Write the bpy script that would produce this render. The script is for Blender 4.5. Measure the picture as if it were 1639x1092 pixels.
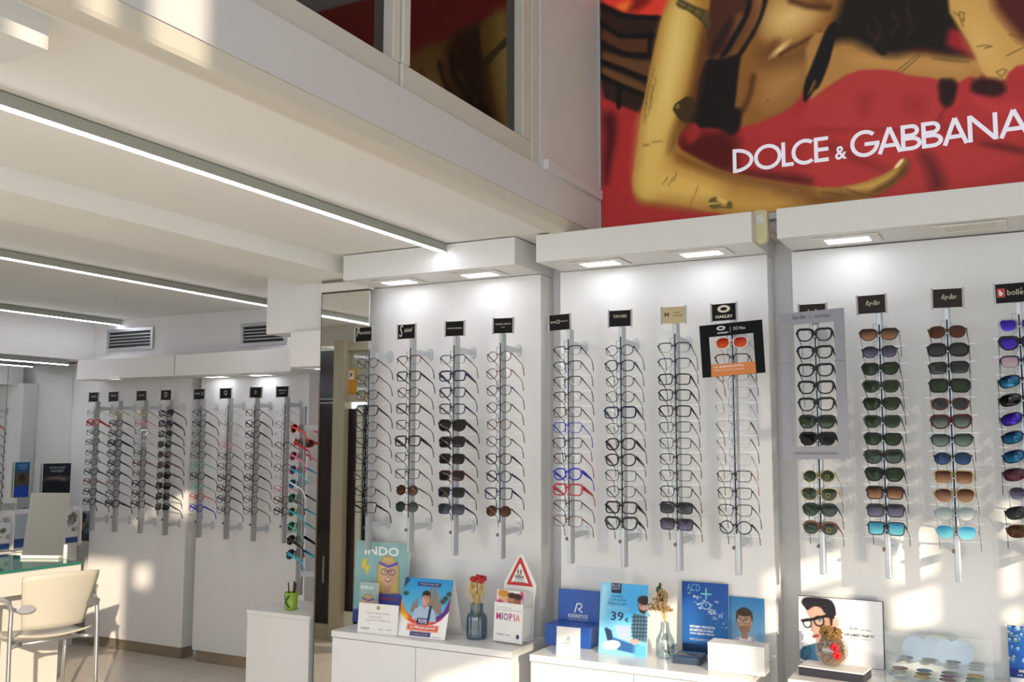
import bpy, bmesh, math, random
import numpy as np
from mathutils import Vector, Matrix
random.seed(7)
PI = math.pi
S = bpy.context.scene
for o in list(bpy.data.objects): bpy.data.objects.remove(o)
COL = S.collection

# ------------------------------------------------------------------ camera, sky, sun, exposure
FPX, PITCH, YAW, ROLL, CAMH = 1534.0, .1046, -.4888, .0025, 1.5
_cy, _sy, _cp, _sp = math.cos(YAW), math.sin(YAW), math.cos(PITCH), math.sin(PITCH)
FW = np.array([_sy*_cp, _cy*_cp, _sp]); RT = np.array([_cy, -_sy, 0.]); UP = np.cross(RT, FW)
RT, UP = math.cos(ROLL)*RT+math.sin(ROLL)*UP, -math.sin(ROLL)*RT+math.cos(ROLL)*UP
CAM = np.array([0, 0, CAMH])
def _ray(u, v): return FW+RT*(u-819.5)/FPX-UP*(v-546)/FPX
def aY(u, v, Y): d = _ray(u, v); return CAM+d*(Y/d[1])          # where a sight line meets a wall plane (survey helper)
def aX(u, v, X): d = _ray(u, v); return CAM+d*(X/d[0])
def aZ(u, v, Z): d = _ray(u, v); return CAM+d*((Z-CAMH)/d[2])
cd = bpy.data.cameras.new('camera'); cam = bpy.data.objects.new('camera', cd); COL.objects.link(cam)
cd.sensor_width = 36; cd.lens = FPX/1639*36; cd.clip_start = .02
m = Matrix.Identity(4)
for i in range(3):
    m[i][0], m[i][1], m[i][2], m[i][3] = RT[i], UP[i], -FW[i], CAM[i]
cam.matrix_world = m
S.camera = cam
S.view_settings.view_transform = 'Standard'; S.view_settings.look = 'None'
S.view_settings.exposure = 0.15; S.view_settings.gamma = 1; S.view_settings.use_curve_mapping = False
W = bpy.data.worlds.new('sky'); S.world = W; W.use_nodes = True
bg = W.node_tree.nodes['Background']; bg.inputs[0].default_value = (.86, .93, 1, 1); bg.inputs[1].default_value = 1.7
SUN_DIR = Vector((-.700, .670, -.252)).normalized()
def lamp(name, kind, energy, col, loc=(0, 0, 0), to=None, **kw):
    l = bpy.data.lights.new(name, kind); l.energy = energy; l.color = col
    for k, v in kw.items(): setattr(l, k, v)
    o = bpy.data.objects.new(name, l); COL.objects.link(o); o.location = loc
    if to is not None: o.rotation_euler = Vector(to).to_track_quat('-Z', 'Y').to_euler()
    return o
lamp('sun', 'SUN', 4.6, (1, .83, .62), (4, -6, 4), SUN_DIR, angle=.0093)
# low sun glinting off the polished floor just inside the glass front (floor-level spots aimed at the display wall)
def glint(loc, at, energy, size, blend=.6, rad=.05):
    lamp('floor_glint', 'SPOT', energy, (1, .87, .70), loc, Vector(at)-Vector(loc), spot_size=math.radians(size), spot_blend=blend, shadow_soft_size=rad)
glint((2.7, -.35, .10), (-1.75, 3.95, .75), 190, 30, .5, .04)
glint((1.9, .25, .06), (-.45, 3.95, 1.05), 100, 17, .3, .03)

# ------------------------------------------------------------------ materials
def lin(c): return tuple((x/12.92 if x <= .04045 else ((x+.055)/1.055)**2.4) for x in c)
def rgb(h): h = h.lstrip('#'); return tuple(int(h[i:i+2], 16)/255 for i in (0, 2, 4))
MATS = {}
def mat(name, col, rough=.5, metal=0., spec=.5, emit=0., bump=0., bscale=60., coat=0., ecol=None, var=0.):
    if name in MATS: return MATS[name]
    m_ = bpy.data.materials.new(name); m_.use_nodes = True; nt = m_.node_tree; b = nt.nodes['Principled BSDF']
    c = lin(rgb(col)) if isinstance(col, str) else col
    b.inputs['Base Color'].default_value = (*c, 1); b.inputs['Roughness'].default_value = rough
    b.inputs['Metallic'].default_value = metal; b.inputs['Specular IOR Level'].default_value = spec
    b.inputs['Coat Weight'].default_value = coat
    if emit:
        e = lin(rgb(ecol)) if ecol else c
        b.inputs['Emission Color'].default_value = (*e, 1); b.inputs['Emission Strength'].default_value = emit
    if bump or var:
        n = nt.nodes.new('ShaderNodeTexNoise'); n.inputs['Scale'].default_value = bscale; n.inputs['Detail'].default_value = 4
        tc = nt.nodes.new('ShaderNodeTexCoord'); nt.links.new(tc.outputs['Object'], n.inputs['Vector'])
        if bump:
            bp = nt.nodes.new('ShaderNodeBump'); bp.inputs['Strength'].default_value = bump; bp.inputs['Distance'].default_value = .004
            nt.links.new(n.outputs['Fac'], bp.inputs['Height']); nt.links.new(bp.outputs['Normal'], b.inputs['Normal'])
        if var:
            mx = nt.nodes.new('ShaderNodeMix'); mx.data_type = 'RGBA'; nt.links.new(n.outputs['Fac'], mx.inputs[0])
            mx.inputs[6].default_value = (*[x*(1-var) for x in c], 1); mx.inputs[7].default_value = (*[min(1, x*(1+var)) for x in c], 1)
            nt.links.new(mx.outputs[2], b.inputs['Base Color'])
    MATS[name] = m_; return m_
def glassy(name, tint, clear=.9, rough=.02):
    if name in MATS: return MATS[name]
    m_ = bpy.data.materials.new(name); m_.use_nodes = True; nt = m_.node_tree; nt.nodes.clear()
    out = nt.nodes.new('ShaderNodeOutputMaterial'); mx = nt.nodes.new('ShaderNodeMixShader')
    t = nt.nodes.new('ShaderNodeBsdfTransparent'); g = nt.nodes.new('ShaderNodeBsdfGlossy')
    t.inputs[0].default_value = (*tint, 1); g.inputs[0].default_value = (1, 1, 1, 1); g.inputs['Roughness'].default_value = rough
    mx.inputs[0].default_value = 1-clear
    nt.links.new(t.outputs[0], mx.inputs[1]); nt.links.new(g.outputs[0], mx.inputs[2]); nt.links.new(mx.outputs[0], out.inputs[0])
    MATS[name] = m_; return m_
def tinted(name, top, bot, clear=.25, rough=.06, metal=0.):
    """sunglass lens: vertical gradient tint, partly see-through"""
    if name in MATS: return MATS[name]
    m_ = bpy.data.materials.new(name); m_.use_nodes = True; nt = m_.node_tree; b = nt.nodes['Principled BSDF']; out = nt.nodes['Material Output']
    tc = nt.nodes.new('ShaderNodeTexCoord'); sp = nt.nodes.new('ShaderNodeSeparateXYZ'); cr = nt.nodes.new('ShaderNodeValToRGB')
    nt.links.new(tc.outputs['Generated'], sp.inputs[0]); nt.links.new(sp.outputs[2], cr.inputs[0])
    cr.color_ramp.elements[0].color = (*lin(rgb(bot)), 1); cr.color_ramp.elements[1].color = (*lin(rgb(top)), 1)
    cr.color_ramp.elements[0].position = .1; cr.color_ramp.elements[1].position = .85
    nt.links.new(cr.outputs[0], b.inputs['Base Color']); b.inputs['Roughness'].default_value = rough; b.inputs['Metallic'].default_value = metal
    t = nt.nodes.new('ShaderNodeBsdfTransparent'); nt.links.new(cr.outputs[0], t.inputs[0]); mx = nt.nodes.new('ShaderNodeMixShader')
    mx.inputs[0].default_value = clear
    nt.links.new(b.outputs[0], mx.inputs[1]); nt.links.new(t.outputs[0], mx.inputs[2]); nt.links.new(mx.outputs[0], out.inputs[0])
    MATS[name] = m_; return m_
WALL = mat('wall_paint', (.74, .73, .715), .55, bump=.05, bscale=180)
WALLV = mat('beam_paint', (.70, .69, .70), .5)
CREAM = mat('cream_paint', (.68, .64, .55), .5)
CEIL = mat('ceiling_paint', (.83, .825, .78), .7, bump=.08, bscale=150)
PANEL = mat('display_laminate', (.78, .775, .76), .38)
CABW = mat('cabinet_laminate', (.80, .795, .78), .22)
KICK = mat('brushed_plinth', '#a59a8a', .4, .7)
ALU = mat('brushed_aluminium', '#b4b6b8', .34, .85)
ALUL = mat('satin_aluminium', '#c9ccd0', .4, .5)
CHROME = mat('polished_chrome', '#d9dbde', .12, 1.)
DARK = mat('dark_slot', '#141414', .5)
STRIPBODY = mat('lamp_housing', '#a8aca4', .5, .2)
LED = mat('led_diffuser', '#f2f2ff', .5, emit=20., ecol='#f3f2ff')
DOWN = mat('downlight_diffuser', '#f4f6ff', .5, emit=9., ecol='#f4f6ff')
DOWNL = mat('dim_downlight_diffuser', '#f4f0e2', .5, emit=2.)
DOWNOFF = mat('unlit_diffuser', '#d8d3c4', .5)
TRIM = mat('white_trim', '#dddad2', .4)
BLACK = mat('black_board', '#060609', .4, spec=.12)
WHITE = mat('white_card', '#eceae6', .45)
ACRYL = glassy('clear_acrylic', (.96, .98, .98), .88)
LENSC = glassy('clear_lens', (.97, .98, .98), .965)
MIRROR = mat('silver_mirror', (.86, .88, .86), .02, 1.)

# ------------------------------------------------------------------ mesh helpers
class MB:
    def __init__(s): s.v = []; s.f = []; s.smooth = False
    def add(s, vs, fs):
        n = len(s.v); s.v += [tuple(map(float, p)) for p in vs]; s.f += [tuple(i+n for i in f) for f in fs]; return s
    def box(s, x0, x1, y0, y1, z0, z1):
        vs = [(x, y, z) for z in (z0, z1) for y in (y0, y1) for x in (x0, x1)]
        return s.add(vs, [(0, 2, 3, 1), (4, 5, 7, 6), (0, 1, 5, 4), (2, 6, 7, 3), (0, 4, 6, 2), (1, 3, 7, 5)])
    def quad(s, a, b, c, d): return s.add([a, b, c, d], [(0, 1, 2, 3)])
    def prism(s, pts, y0, y1):                 # polygon in x-z, extruded along y
        n = len(pts)
        vs = [(x, y0, z) for x, z in pts]+[(x, y1, z) for x, z in pts]
        return s.add(vs, [tuple(range(n)), tuple(range(2*n-1, n-1, -1))]+[(i, i+n, (i+1) % n+n, (i+1) % n) for i in range(n)])
    def lathe(s, prof, seg=20, c=(0, 0, 0), cap=True, flute=0.):
        vs = []; n = len(prof)
        for r, z in prof:
            for k in range(seg):
                a = 2*PI*k/seg; q = r*(1-(flute if k % 2 else 0)); vs.append((c[0]+q*math.cos(a), c[1]+q*math.sin(a), c[2]+z))
        fs = [(i*seg+k, i*seg+(k+1) % seg, (i+1)*seg+(k+1) % seg, (i+1)*seg+k) for i in range(n-1) for k in range(seg)]
        if cap: fs += [tuple(range(seg-1, -1, -1)), tuple(range((n-1)*seg, n*seg))]
        return s.add(vs, fs)
    def tube(s, pts, r, seg=8, rs=None, flat=None):
        pts = [Vector(p) for p in pts]; vs = []; n = len(pts); up = None
        for i, p in enumerate(pts):
            t = (pts[min(i+1, n-1)]-pts[max(i-1, 0)]).normalized()
            if up is None: up = Vector((0, 0, 1)) if abs(t.z) < .9 else Vector((1, 0, 0))
            a = t.cross(up).normalized(); b = a.cross(t).normalized(); up = b
            q = rs[i] if rs else r
            for k in range(seg):
                g = 2*PI*k/seg+(PI/4 if seg == 4 else 0); ca, sa = math.cos(g), math.sin(g)
                if flat: vs.append(p+a*ca*q*flat[0]+b*sa*q*flat[1])
                else: vs.append(p+a*ca*q+b*sa*q)
        fs = [(i*seg+k, i*seg+(k+1) % seg, (i+1)*seg+(k+1) % seg, (i+1)*seg+k) for i in range(n-1) for k in range(seg)]
        fs += [tuple(range(seg-1, -1, -1)), tuple(range((n-1)*seg, n*seg))]
        return s.add(vs, fs)
    def ball(s, c, r, seg=12, rings=8, sq=(1, 1, 1)):
        prof = [(max(1e-4, math.sin(PI*i/rings))*r, -math.cos(PI*i/rings)*r) for i in range(rings+1)]
        n0 = len(s.v); s.lathe(prof, seg)
        for i in range(n0, len(s.v)):
            x, y, z = s.v[i]; s.v[i] = (c[0]+x*sq[0], c[1]+y*sq[1], c[2]+z*sq[2])
        return s
    def mesh(s, name, smooth=False):
        me = bpy.data.meshes.new(name); me.from_pydata(s.v, [], s.f); me.update()
        if smooth: me.shade_smooth()
        return me
    def build(s, name, mt, parent=None, smooth=False, bevel=0., **kw):
        return obj(name, s.mesh(name, smooth), mt, parent, bevel, **kw)
def obj(name, me, mt, parent=None, bevel=0., kind=None, label=None):
    o = bpy.data.objects.new(name, me); COL.objects.link(o)
    if not me.materials: me.materials.append(mt)
    else: o.material_slots[0].link = 'OBJECT'; o.material_slots[0].material = mt
    if parent: o.parent = parent
    if bevel:
        b = o.modifiers.new('bevel', 'BEVEL'); b.width = bevel; b.segments = 2; b.limit_method = 'ANGLE'
    if kind: o['kind'] = kind
    if label: o['label'] = label
    return o
def tag(o, label, cat, group=None):
    o['label'] = label; o['category'] = cat
    if group: o['group'] = group
    return o
def thing(name, label, cat, loc=(0, 0, 0), rz=0., rx=0., group=None):
    o = bpy.data.objects.new(name, None); COL.objects.link(o); o.empty_display_size = .05
    o.location = loc; o.rotation_euler = (rx, 0, rz)
    return tag(o, label, cat, group)
def struct(name, mb, mt, bevel=0., smooth=False, parent=None):
    o = mb.build(name, mt, parent, smooth, bevel)
    if not parent: o['kind'] = 'structure'
    return o
def box(*a): return MB().box(*a)
# ---- lettering: text curves turned to meshes in a throw-away scene
TMP = bpy.data.scenes.new('lettering_tmp')
_tcache = {}
def text_mesh(s, w, h=None, shear=0., bold=0., track=1., align='C'):
    """lettering fitted to width w (and height h), lying in x-z, centred on x, base at z=0"""
    key = (s, w, h, shear, bold, track, align)
    if key in _tcache: return _tcache[key]
    c = bpy.data.curves.new('lettering', 'FONT'); c.body = s; c.shear = shear; c.offset = bold; c.space_character = track; c.resolution_u = 2
    o = bpy.data.objects.new('lettering', c); TMP.collection.objects.link(o)
    me = bpy.data.meshes.new_from_object(o); bpy.data.objects.remove(o)
    n = len(me.vertices); a = np.empty(n*3); me.vertices.foreach_get('co', a); a = a.reshape(-1, 3)
    if n:
        mn, mx_ = a.min(0), a.max(0); k = w/max(1e-6, mx_[0]-mn[0]); kz = (h/max(1e-6, mx_[1]-mn[1])) if h else k
        x = (a[:, 0]-mn[0])*k-(w/2 if align == 'C' else 0); z = (a[:, 1]-mn[1])*kz
        a = np.stack([x, np.zeros(n), z], 1); me.vertices.foreach_set('co', a.ravel())
    me.materials.clear(); me.update(); _tcache[key] = me
    return me
def join_text(items):
    """items: (string, x, z, w, h, opts) -> one mesh in x-z"""
    vs = []; fs = []
    for s, x, z, w, h, kw in items:
        me = text_mesh(s, w, h, **kw); n = len(vs)
        vs += [(v.co.x+x, 0, v.co.z+z) for v in me.vertices]; fs += [tuple(i+n for i in p.vertices) for p in me.polygons]
    me = bpy.data.meshes.new('lettering'); me.from_pydata(vs, [], fs); me.update(); return me
def letter(parent, items, mt, y, name='lettering'):
    o = obj(name, join_text(items), mt, parent); o.location = (0, y, 0); return o
INK = {}
def ink(h):
    if h not in INK: INK[h] = mat('ink_'+h, '#'+h, .5)
    return INK[h]

# ------------------------------------------------------------------ flat printed pictures: colours on a fine grid
class Art:
    sm = 0; gain = 1.0
    def __init__(s, w, h, cell, base='ffffff', x0=None, z0=0.):
        s.w, s.h = w, h; s.nx = max(2, int(w/cell)); s.ny = max(2, int(h/cell)); s.x0 = -w/2 if x0 is None else x0; s.z0 = z0
        s.X, s.Z = np.meshgrid(s.x0+np.linspace(0, w, s.nx), z0+np.linspace(0, h, s.ny)); s.c = np.empty((s.ny, s.nx, 3)); s.c[:] = rgb(base); s.px = w/s.nx
    def _mix(s, a, col):
        c = np.array(rgb(col)) if isinstance(col, str) else np.array(col); s.c += (c-s.c)*a[..., None]; return s
    def grad(s, top, bot, z0=None, z1=None, ax=1):
        t = (s.Z-s.z0)/s.h if ax else (s.X-s.x0)/s.w
        if z0 is not None: t = np.clip(((s.Z if ax else s.X)-z0)/(z1-z0), 0, 1)
        s.c[:] = np.array(rgb(bot))+(np.array(rgb(top))-np.array(rgb(bot)))*t[..., None]; return s
    def sdf(s, P):
        P = np.asarray(P, float); d = np.full(s.X.shape, 1e9); ins = np.zeros(s.X.shape, bool); n = len(P)
        for i in range(n):
            a = P[i]; b = P[i-1]; e = b-a; wx, wz = s.X-a[0], s.Z-a[1]
            t = np.clip((wx*e[0]+wz*e[1])/max(1e-12, e@e), 0, 1); d = np.minimum(d, (wx-e[0]*t)**2+(wz-e[1]*t)**2)
            c1 = (a[1] > s.Z) != (b[1] > s.Z)
            with np.errstate(divide='ignore', invalid='ignore'): xx = e[0]*(s.Z-a[1])/(e[1] if abs(e[1]) > 1e-12 else 1e-12)+a[0]
            ins ^= c1 & (s.X < xx)
        return np.where(ins, -1, 1)*np.sqrt(d)
    def poly(s, P, col, soft=None, alpha=1., sm=0):
        soft = soft or s.px*1.2
        for _ in range(sm or s.sm):
            P = [tuple(np.array(P[i])*(1-f_)+np.array(P[(i+1) % len(P)])*f_) for i in range(len(P)) for f_ in (.22, .78)]
        return s._mix(np.clip(.5-s.sdf(P)/soft, 0, 1)*alpha, col)
    def ell(s, cx, cz, rx, rz, col, soft=None, ang=0., alpha=1.):
        soft = soft or s.px*1.2; ca, sa = math.cos(ang), math.sin(ang); dx, dz = s.X-cx, s.Z-cz
        u, v = (dx*ca+dz*sa)/rx, (-dx*sa+dz*ca)/rz; r = np.sqrt(u*u+v*v)
        return s._mix(np.clip(.5-(r-1)*min(rx, rz)/soft, 0, 1)*alpha, col)
    def line(s, P, w, col, soft=None, alpha=1.):
        soft = soft or s.px*1.2; d = np.full(s.X.shape, 1e9)
        for a, b in zip(P[:-1], P[1:]):
            a = np.array(a, float); e = np.array(b, float)-a; wx, wz = s.X-a[0], s.Z-a[1]; t = np.clip((wx*e[0]+wz*e[1])/max(1e-12, e@e), 0, 1)
            d = np.minimum(d, np.hypot(wx-e[0]*t, wz-e[1]*t))
        return s._mix(np.clip(.5-(d-w/2)/soft, 0, 1)*alpha, col)
    def rect(s, x0, x1, z0, z1, col, **k): return s.poly([(x0, z0), (x1, z0), (x1, z1), (x0, z1)], col, **k)
    def ring(s, cx, cz, rx, rz, w, col, ang=0., a0=0, a1=2*PI, **k):
        P = [(cx+rx*math.cos(t)*math.cos(ang)-rz*math.sin(t)*math.sin(ang), cz+rx*math.cos(t)*math.sin(ang)+rz*math.sin(t)*math.cos(ang)) for t in np.linspace(a0, a1, 22)]
        return s.line(P, w, col, **k)
    def face(s, cx, cz, r, skin='d9a184', hair='3a2a20', glasses=None, long=False, beard=None, smile=True, turn=0.):
        dk = [x*.72 for x in rgb(hair)]
        if long: s.poly([(cx-1.12*r, cz-1.75*r), (cx-1.06*r, cz+.4*r), (cx-.5*r, cz+1.32*r), (cx+.45*r, cz+1.3*r), (cx+1.08*r, cz+.4*r), (cx+1.2*r, cz-1.65*r)], dk, r*.25); s.poly([(cx-1.05*r, cz-1.7*r), (cx-1.0*r, cz+.4*r), (cx-.5*r, cz+1.25*r), (cx+.4*r, cz+1.25*r), (cx+1.0*r, cz+.4*r), (cx+1.1*r, cz-1.6*r)], hair, r*.15)
        else: s.ell(cx, cz+.45*r, .86*r, .95*r, hair, r*.1)
        s.rect(cx-.32*r, cx+.32*r, cz-1.7*r, cz-.7*r, [x*.86 for x in rgb(skin)], soft=r*.1)
        s.ell(cx, cz-.12*r, .74*r, 1.02*r, skin, r*.12)
        s.ell(cx, cz+.7*r, .7*r, .22*r, [x*.82 for x in rgb(skin)], r*.3, alpha=.6); s.ell(cx-.3*r, cz-.3*r, .22*r, .18*r, 'e09a8a', r*.3, alpha=.5)
        s.ell(cx+.35*r, cz-.2*r, .35*r, .7*r, [x*.85 for x in rgb(skin)], r*.4, alpha=.6)
        if not long: s.ell(cx, cz+.86*r, .8*r, .36*r, hair, r*.12)
        for sx in (-1, 1):
            s.ell(cx+(sx*.3+turn)*r, cz+.08*r, .11*r, .06*r, '2b2420', r*.06); s.line([(cx+(sx*.3+turn-.16)*r, cz+.3*r), (cx+(sx*.3+turn+.16)*r, cz+.32*r)], .06*r, hair)
        s.line([(cx+turn*r, cz+.05*r), (cx+(turn+.1)*r, cz-.28*r), (cx+turn*r, cz-.32*r)], .05*r, [x*.72 for x in rgb(skin)])
        if beard: s.poly([(cx-.66*r, cz-.3*r), (cx-.3*r, cz-.42*r), (cx+.3*r, cz-.42*r), (cx+.66*r, cz-.3*r), (cx+.45*r, cz-1.0*r), (cx, cz-1.2*r), (cx-.45*r, cz-1.0*r)], beard, r*.15)
        if smile: s.ell(cx+turn*r, cz-.6*r, .3*r, .13*r, '8d3d38', r*.06); s.ell(cx+turn*r, cz-.57*r, .24*r, .07*r, 'f3ece6', r*.05)
        else: s.line([(cx+(turn-.22)*r, cz-.6*r), (cx+(turn+.22)*r, cz-.6*r)], .09*r, '9a5550')
        if glasses:
            for sx in (-1, 1):
                gx, gz = cx+(sx*.37+turn)*r, cz+.04*r; P = [(gx+.31*r*math.copysign(abs(math.cos(t_))**.6, math.cos(t_)), gz+.21*r*math.copysign(abs(math.sin(t_))**.6, math.sin(t_))) for t_ in np.linspace(0, 2*PI, 20)]
                s.poly(P, 'f4f0ee', r*.1, alpha=.18); s.line(P, .055*r, glasses)
            s.line([(cx+(turn-.08)*r, cz+.12*r), (cx+(turn+.08)*r, cz+.12*r)], .06*r, glasses)
        return s
    def build(s, name, parent, y, rough=.4, label=None, glow=0.):
        nx, ny = s.nx, s.ny; co = np.stack([s.X, np.zeros_like(s.X), s.Z], -1).reshape(-1, 3)
        i = np.arange((ny-1)*(nx-1)); r, c = i//(nx-1), i % (nx-1); a = r*nx+c; q = np.stack([a, a+1, a+nx+1, a+nx], 1)
        me = bpy.data.meshes.new(name); me.vertices.add(len(co)); me.vertices.foreach_set('co', co.ravel())
        me.loops.add(q.size); me.loops.foreach_set('vertex_index', q.ravel().astype(np.int32)); me.polygons.add(len(q)); me.polygons.foreach_set('loop_start', np.arange(len(q), dtype=np.int32)*4)
        me.update(); ca = me.color_attributes.new('print', 'FLOAT_COLOR', 'POINT'); k = np.clip(s.c, 0, 1).reshape(-1, 3)
        k = np.minimum(np.where(k <= .04045, k/12.92, ((k+.055)/1.055)**2.4)*s.gain, .9); ca.data.foreach_set('color', np.concatenate([k, np.ones((len(k), 1))], 1).ravel())
        mt = MATS.get('print%.2f%.2f' % (rough, glow))
        if not mt:
            mt = bpy.data.materials.new('printed_paper'); mt.use_nodes = True; nt = mt.node_tree; at = nt.nodes.new('ShaderNodeAttribute'); at.attribute_name = 'print'
            b = nt.nodes['Principled BSDF']; nt.links.new(at.outputs['Color'], b.inputs['Base Color']); b.inputs['Roughness'].default_value = rough; b.inputs['Specular IOR Level'].default_value = .3; MATS['print%.2f%.2f' % (rough, glow)] = mt
            if glow: nt.links.new(at.outputs['Color'], b.inputs['Emission Color']); b.inputs['Emission Strength'].default_value = glow      # back-lit fabric poster
        o = obj(name, me, mt, parent, label=label); o.location = (0, y, 0); return o

# ================================================================== THE ROOM
YW = 4.10        # display wall
YM = 3.885       # mirror plane
ZC = 2.405       # ceiling under the mezzanine
ZTOP = 4.7
GAPX = -2.93     # where the display wall ends at the passage
slab = struct('floor', box(-9, 3.2, -2.4, 9, -.10, -.008), mat('floor_grout', '#8d8071', .6))
TILE = mat('floor_tile', '#d0c6b8', .22, bump=.02, bscale=8, var=.05)
tw = .45; tmesh = box(-tw/2+.0015, tw/2-.0015, -tw/2+.0015, tw/2-.0015, -.0075, 0).mesh('tile')
rest = MB()
for i in range(-20, 8):
    for j in range(-6, 21):
        cx, cy = i*tw, j*tw
        if -6.2 < cx < -2.7 and 2.6 < cy < 6.2:
            o = obj('tile', tmesh, TILE, slab); o.location = (cx, cy, 0)
        elif cx < 3.1 and cy > -2.3:
            rest.box(cx-tw/2+.0015, cx+tw/2-.0015, cy-tw/2+.0015, cy+tw/2-.0015, -.0075, 0)
rest.build('tile_field', TILE, slab, kind='stuff')
struct('ceiling', box(-9, -1.763, -2.3, 9, ZC+.005, ZC+.12), CEIL)
struct('ceiling_upper', box(-1.9, 3.2, -2.4, YW+.2, ZTOP, ZTOP+.1), CEIL)
struct('wall_display', box(GAPX, 3.2, YW, YW+.18, -.05, ZTOP), WALL)
# glazed front behind the camera and glazed right side: out-of-view thin frames, openings and bars shaped to cast the sun patches
fr = MB(); ya, yb = -2.23, -2.2
fr.box(-9, 3.2, ya, yb, -.05, .10)
fr.box(-9, 1.68, ya, yb, 3.32, 3.59); fr.box(1.68, 1.76, ya, yb, .10, 3.59); fr.box(1.76, 3.2, ya, yb, 2.15, 3.14); fr.box(1.76, 1.90, ya, yb, 3.30, 3.59); fr.box(1.90, 3.2, ya, yb, 3.30, 3.66); fr.box(1.95, 3.2, ya, yb, 3.14, 3.30)  # small gap left open to drop a sun patch on the far panel
for a, b in ((-9, 1.735), (1.86, 1.93), (2.04, 2.12), (2.32, 3.2)): fr.box(a, b, ya, yb, 3.58, ZTOP)  # unseen slits set out to land sun on the mezzanine beam
for x in (-6.4, -4.2, -2.0, -.1): fr.box(x-.03, x+.03, ya, yb, .1, 3.4)
struct('wall_front_sun_slits', fr, TRIM)
fr = MB(); xa, xb = 3.0, 3.03
fr.box(xa, xb, -2.2, YW, -.05, .10); fr.box(xa, xb, -2.2, YW, 2.40, ZTOP); fr.box(xa, xb, -2.2, -1.5, .10, 2.40); fr.box(xa, xb, 1.06, YW, .10, 2.40)
fr.box(xa, xb, .50, .62, .1, 2.4); fr.box(xa, xb, .80, .985, .1, 2.4); fr.box(xa, xb, -.10, .16, 2.05, 2.40)  # broad bars placed out of view to shade columns of the display wall
for y0, y1, z0, z1 in ((.62, .80, 2.17, 2.21), (.62, .80, 1.98, 2.03), (.985, 1.06, 2.2, 2.26), (.985, 1.06, 2.02, 2.06), (.2, .5, 2.26, 2.29)): fr.box(xa, xb, y0, y1, z0, z1)  # short bars added out of view to break up the sun patches
struct('wall_right_sun_bars', fr, TRIM)
struct('wall_left', box(-9, -8.9, -2.4, 9, -.05, ZC+.1), WALL)
struct('wall_back', box(-9, -3.0, 5.06, 5.14, -.05, ZC+.01).box(-3.12, GAPX, YW, 5.06, -.05, ZC+.01), WALL)
# mezzanine edge beam: fascia board, lip and underside
XV = -1.69
pr = [(XV, 2.453), (XV, 2.617), (XV-.3, 2.617), (XV-.3, 2.453)]
def yprism(pts, y0, y1): return MB().prism(pts, y0, y1)
struct('trim_1', yprism(pr, -2.2, YW), WALLV)
lip = [(XV-.004, 2.452), (-1.708, 2.412), (-1.716, 2.402), (-1.728, 2.398), (-1.765, 2.398), (-1.80, 2.41), (-1.80, 2.452)]
struct('trim_2', yprism(lip, -2.2, YW), CREAM)
struct('wall_mezzanine', box(-1.90, XV, 3.425, YW, 2.617, ZTOP).box(-1.90, XV-.02, -2.2, 3.425, 3.95, ZTOP), WALLV)
struct('trim_3', box(XV-.002, XV+.022, 3.45, 4.03, 2.612, 2.655), WALLV, .004)
GLZ = mat('tinted_window_glass', '#1c120c', .04, spec=.8)
WFR = mat('window_frame_paint', (.66, .64, .58), .45)
def mezz_window(n, y0, y1, gy0, gy1, fx):
    root = bpy.data.objects.new('window_%d' % n, None); COL.objects.link(root); root['kind'] = 'structure'; root.location = (fx, (y0+y1)/2, 2.617)
    def part(nm, mb, mt, bev=.004):
        o = mb.build(nm, mt, root, bevel=bev); o.matrix_parent_inverse = Matrix.Translation(root.location).inverted(); return o
    part('frame_rail', box(fx-.06, fx, y0, y1, 2.617, 2.708), WFR)
    part('frame_rail', box(fx-.06, fx, y0, y1, 3.86, 3.95), WFR)
    part('frame_stile', box(fx-.06, fx+.004, y0, gy0, 2.708, 3.86), WFR)
    part('frame_stile', box(fx-.06, fx+.004, gy1, y1, 2.708, 3.86), WFR)
    part('pane', box(fx-.045, fx-.035, gy0, gy1, 2.708, 3.86), GLZ, 0)
mezz_window(1, .35, 2.445, .43, 2.405, -1.712)
mezz_window(2, 2.45, 3.355, 2.49, 3.285, -1.704)
struct('trim_4', box(-1.80, XV-.008, 3.36, 3.42, 2.617, 3.95), WFR, .004)
# ceiling: dropped beam, bulkhead box at top left, upper box by the side display, lintel
struct('trim_5', box(-3.37, -2.965, -2.2, YW, 2.33, ZC+.01), CEIL)
struct('trim_6', box(-2.15, -1.815, -.6, 1.283, 2.335, ZC+.01), WALL)
struct('trim_7', box(-3.60, -3.20, 3.93, 4.55, 2.075, ZC+.01), WALL, .003)
struct('trim_8', box(-3.195, -2.89, YM-.01, YM+.06, 2.266, 2.312), TRIM, .003)
struct('trim_9', box(-3.195, -2.94, YM+.01, YM+.05, 2.312, 2.33), mat('shadow_gap', '#8d8676', .6))
# far bulkhead with the air vents, left bulkhead over the mirror
struct('wall_bulkhead', box(-6.75, -3.2, 4.98, 5.06, 2.11, ZC+.01), WALL)
struct('wall_bulkhead_left', box(-6.75, -6.30, -2.2, 5.06, 2.11, ZC+.01), WALL)
struct('wall_alcove', box(-6.76, -6.63, 2.2, 5.06, -.05, 2.11), WALL)
mir = thing('wall_mirror', 'tall wall mirror at far left reflecting the display rods', 'mirror', (-6.622, 4.9, .76))
for a, b in ((2.4, 3.55), (3.555, 4.50), (4.505, 5.055)):
    o = box(-.004, .004, a-4.9, b-4.9, 0, 1.34).build('mirror_pane', MIRROR, mir)
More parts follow.
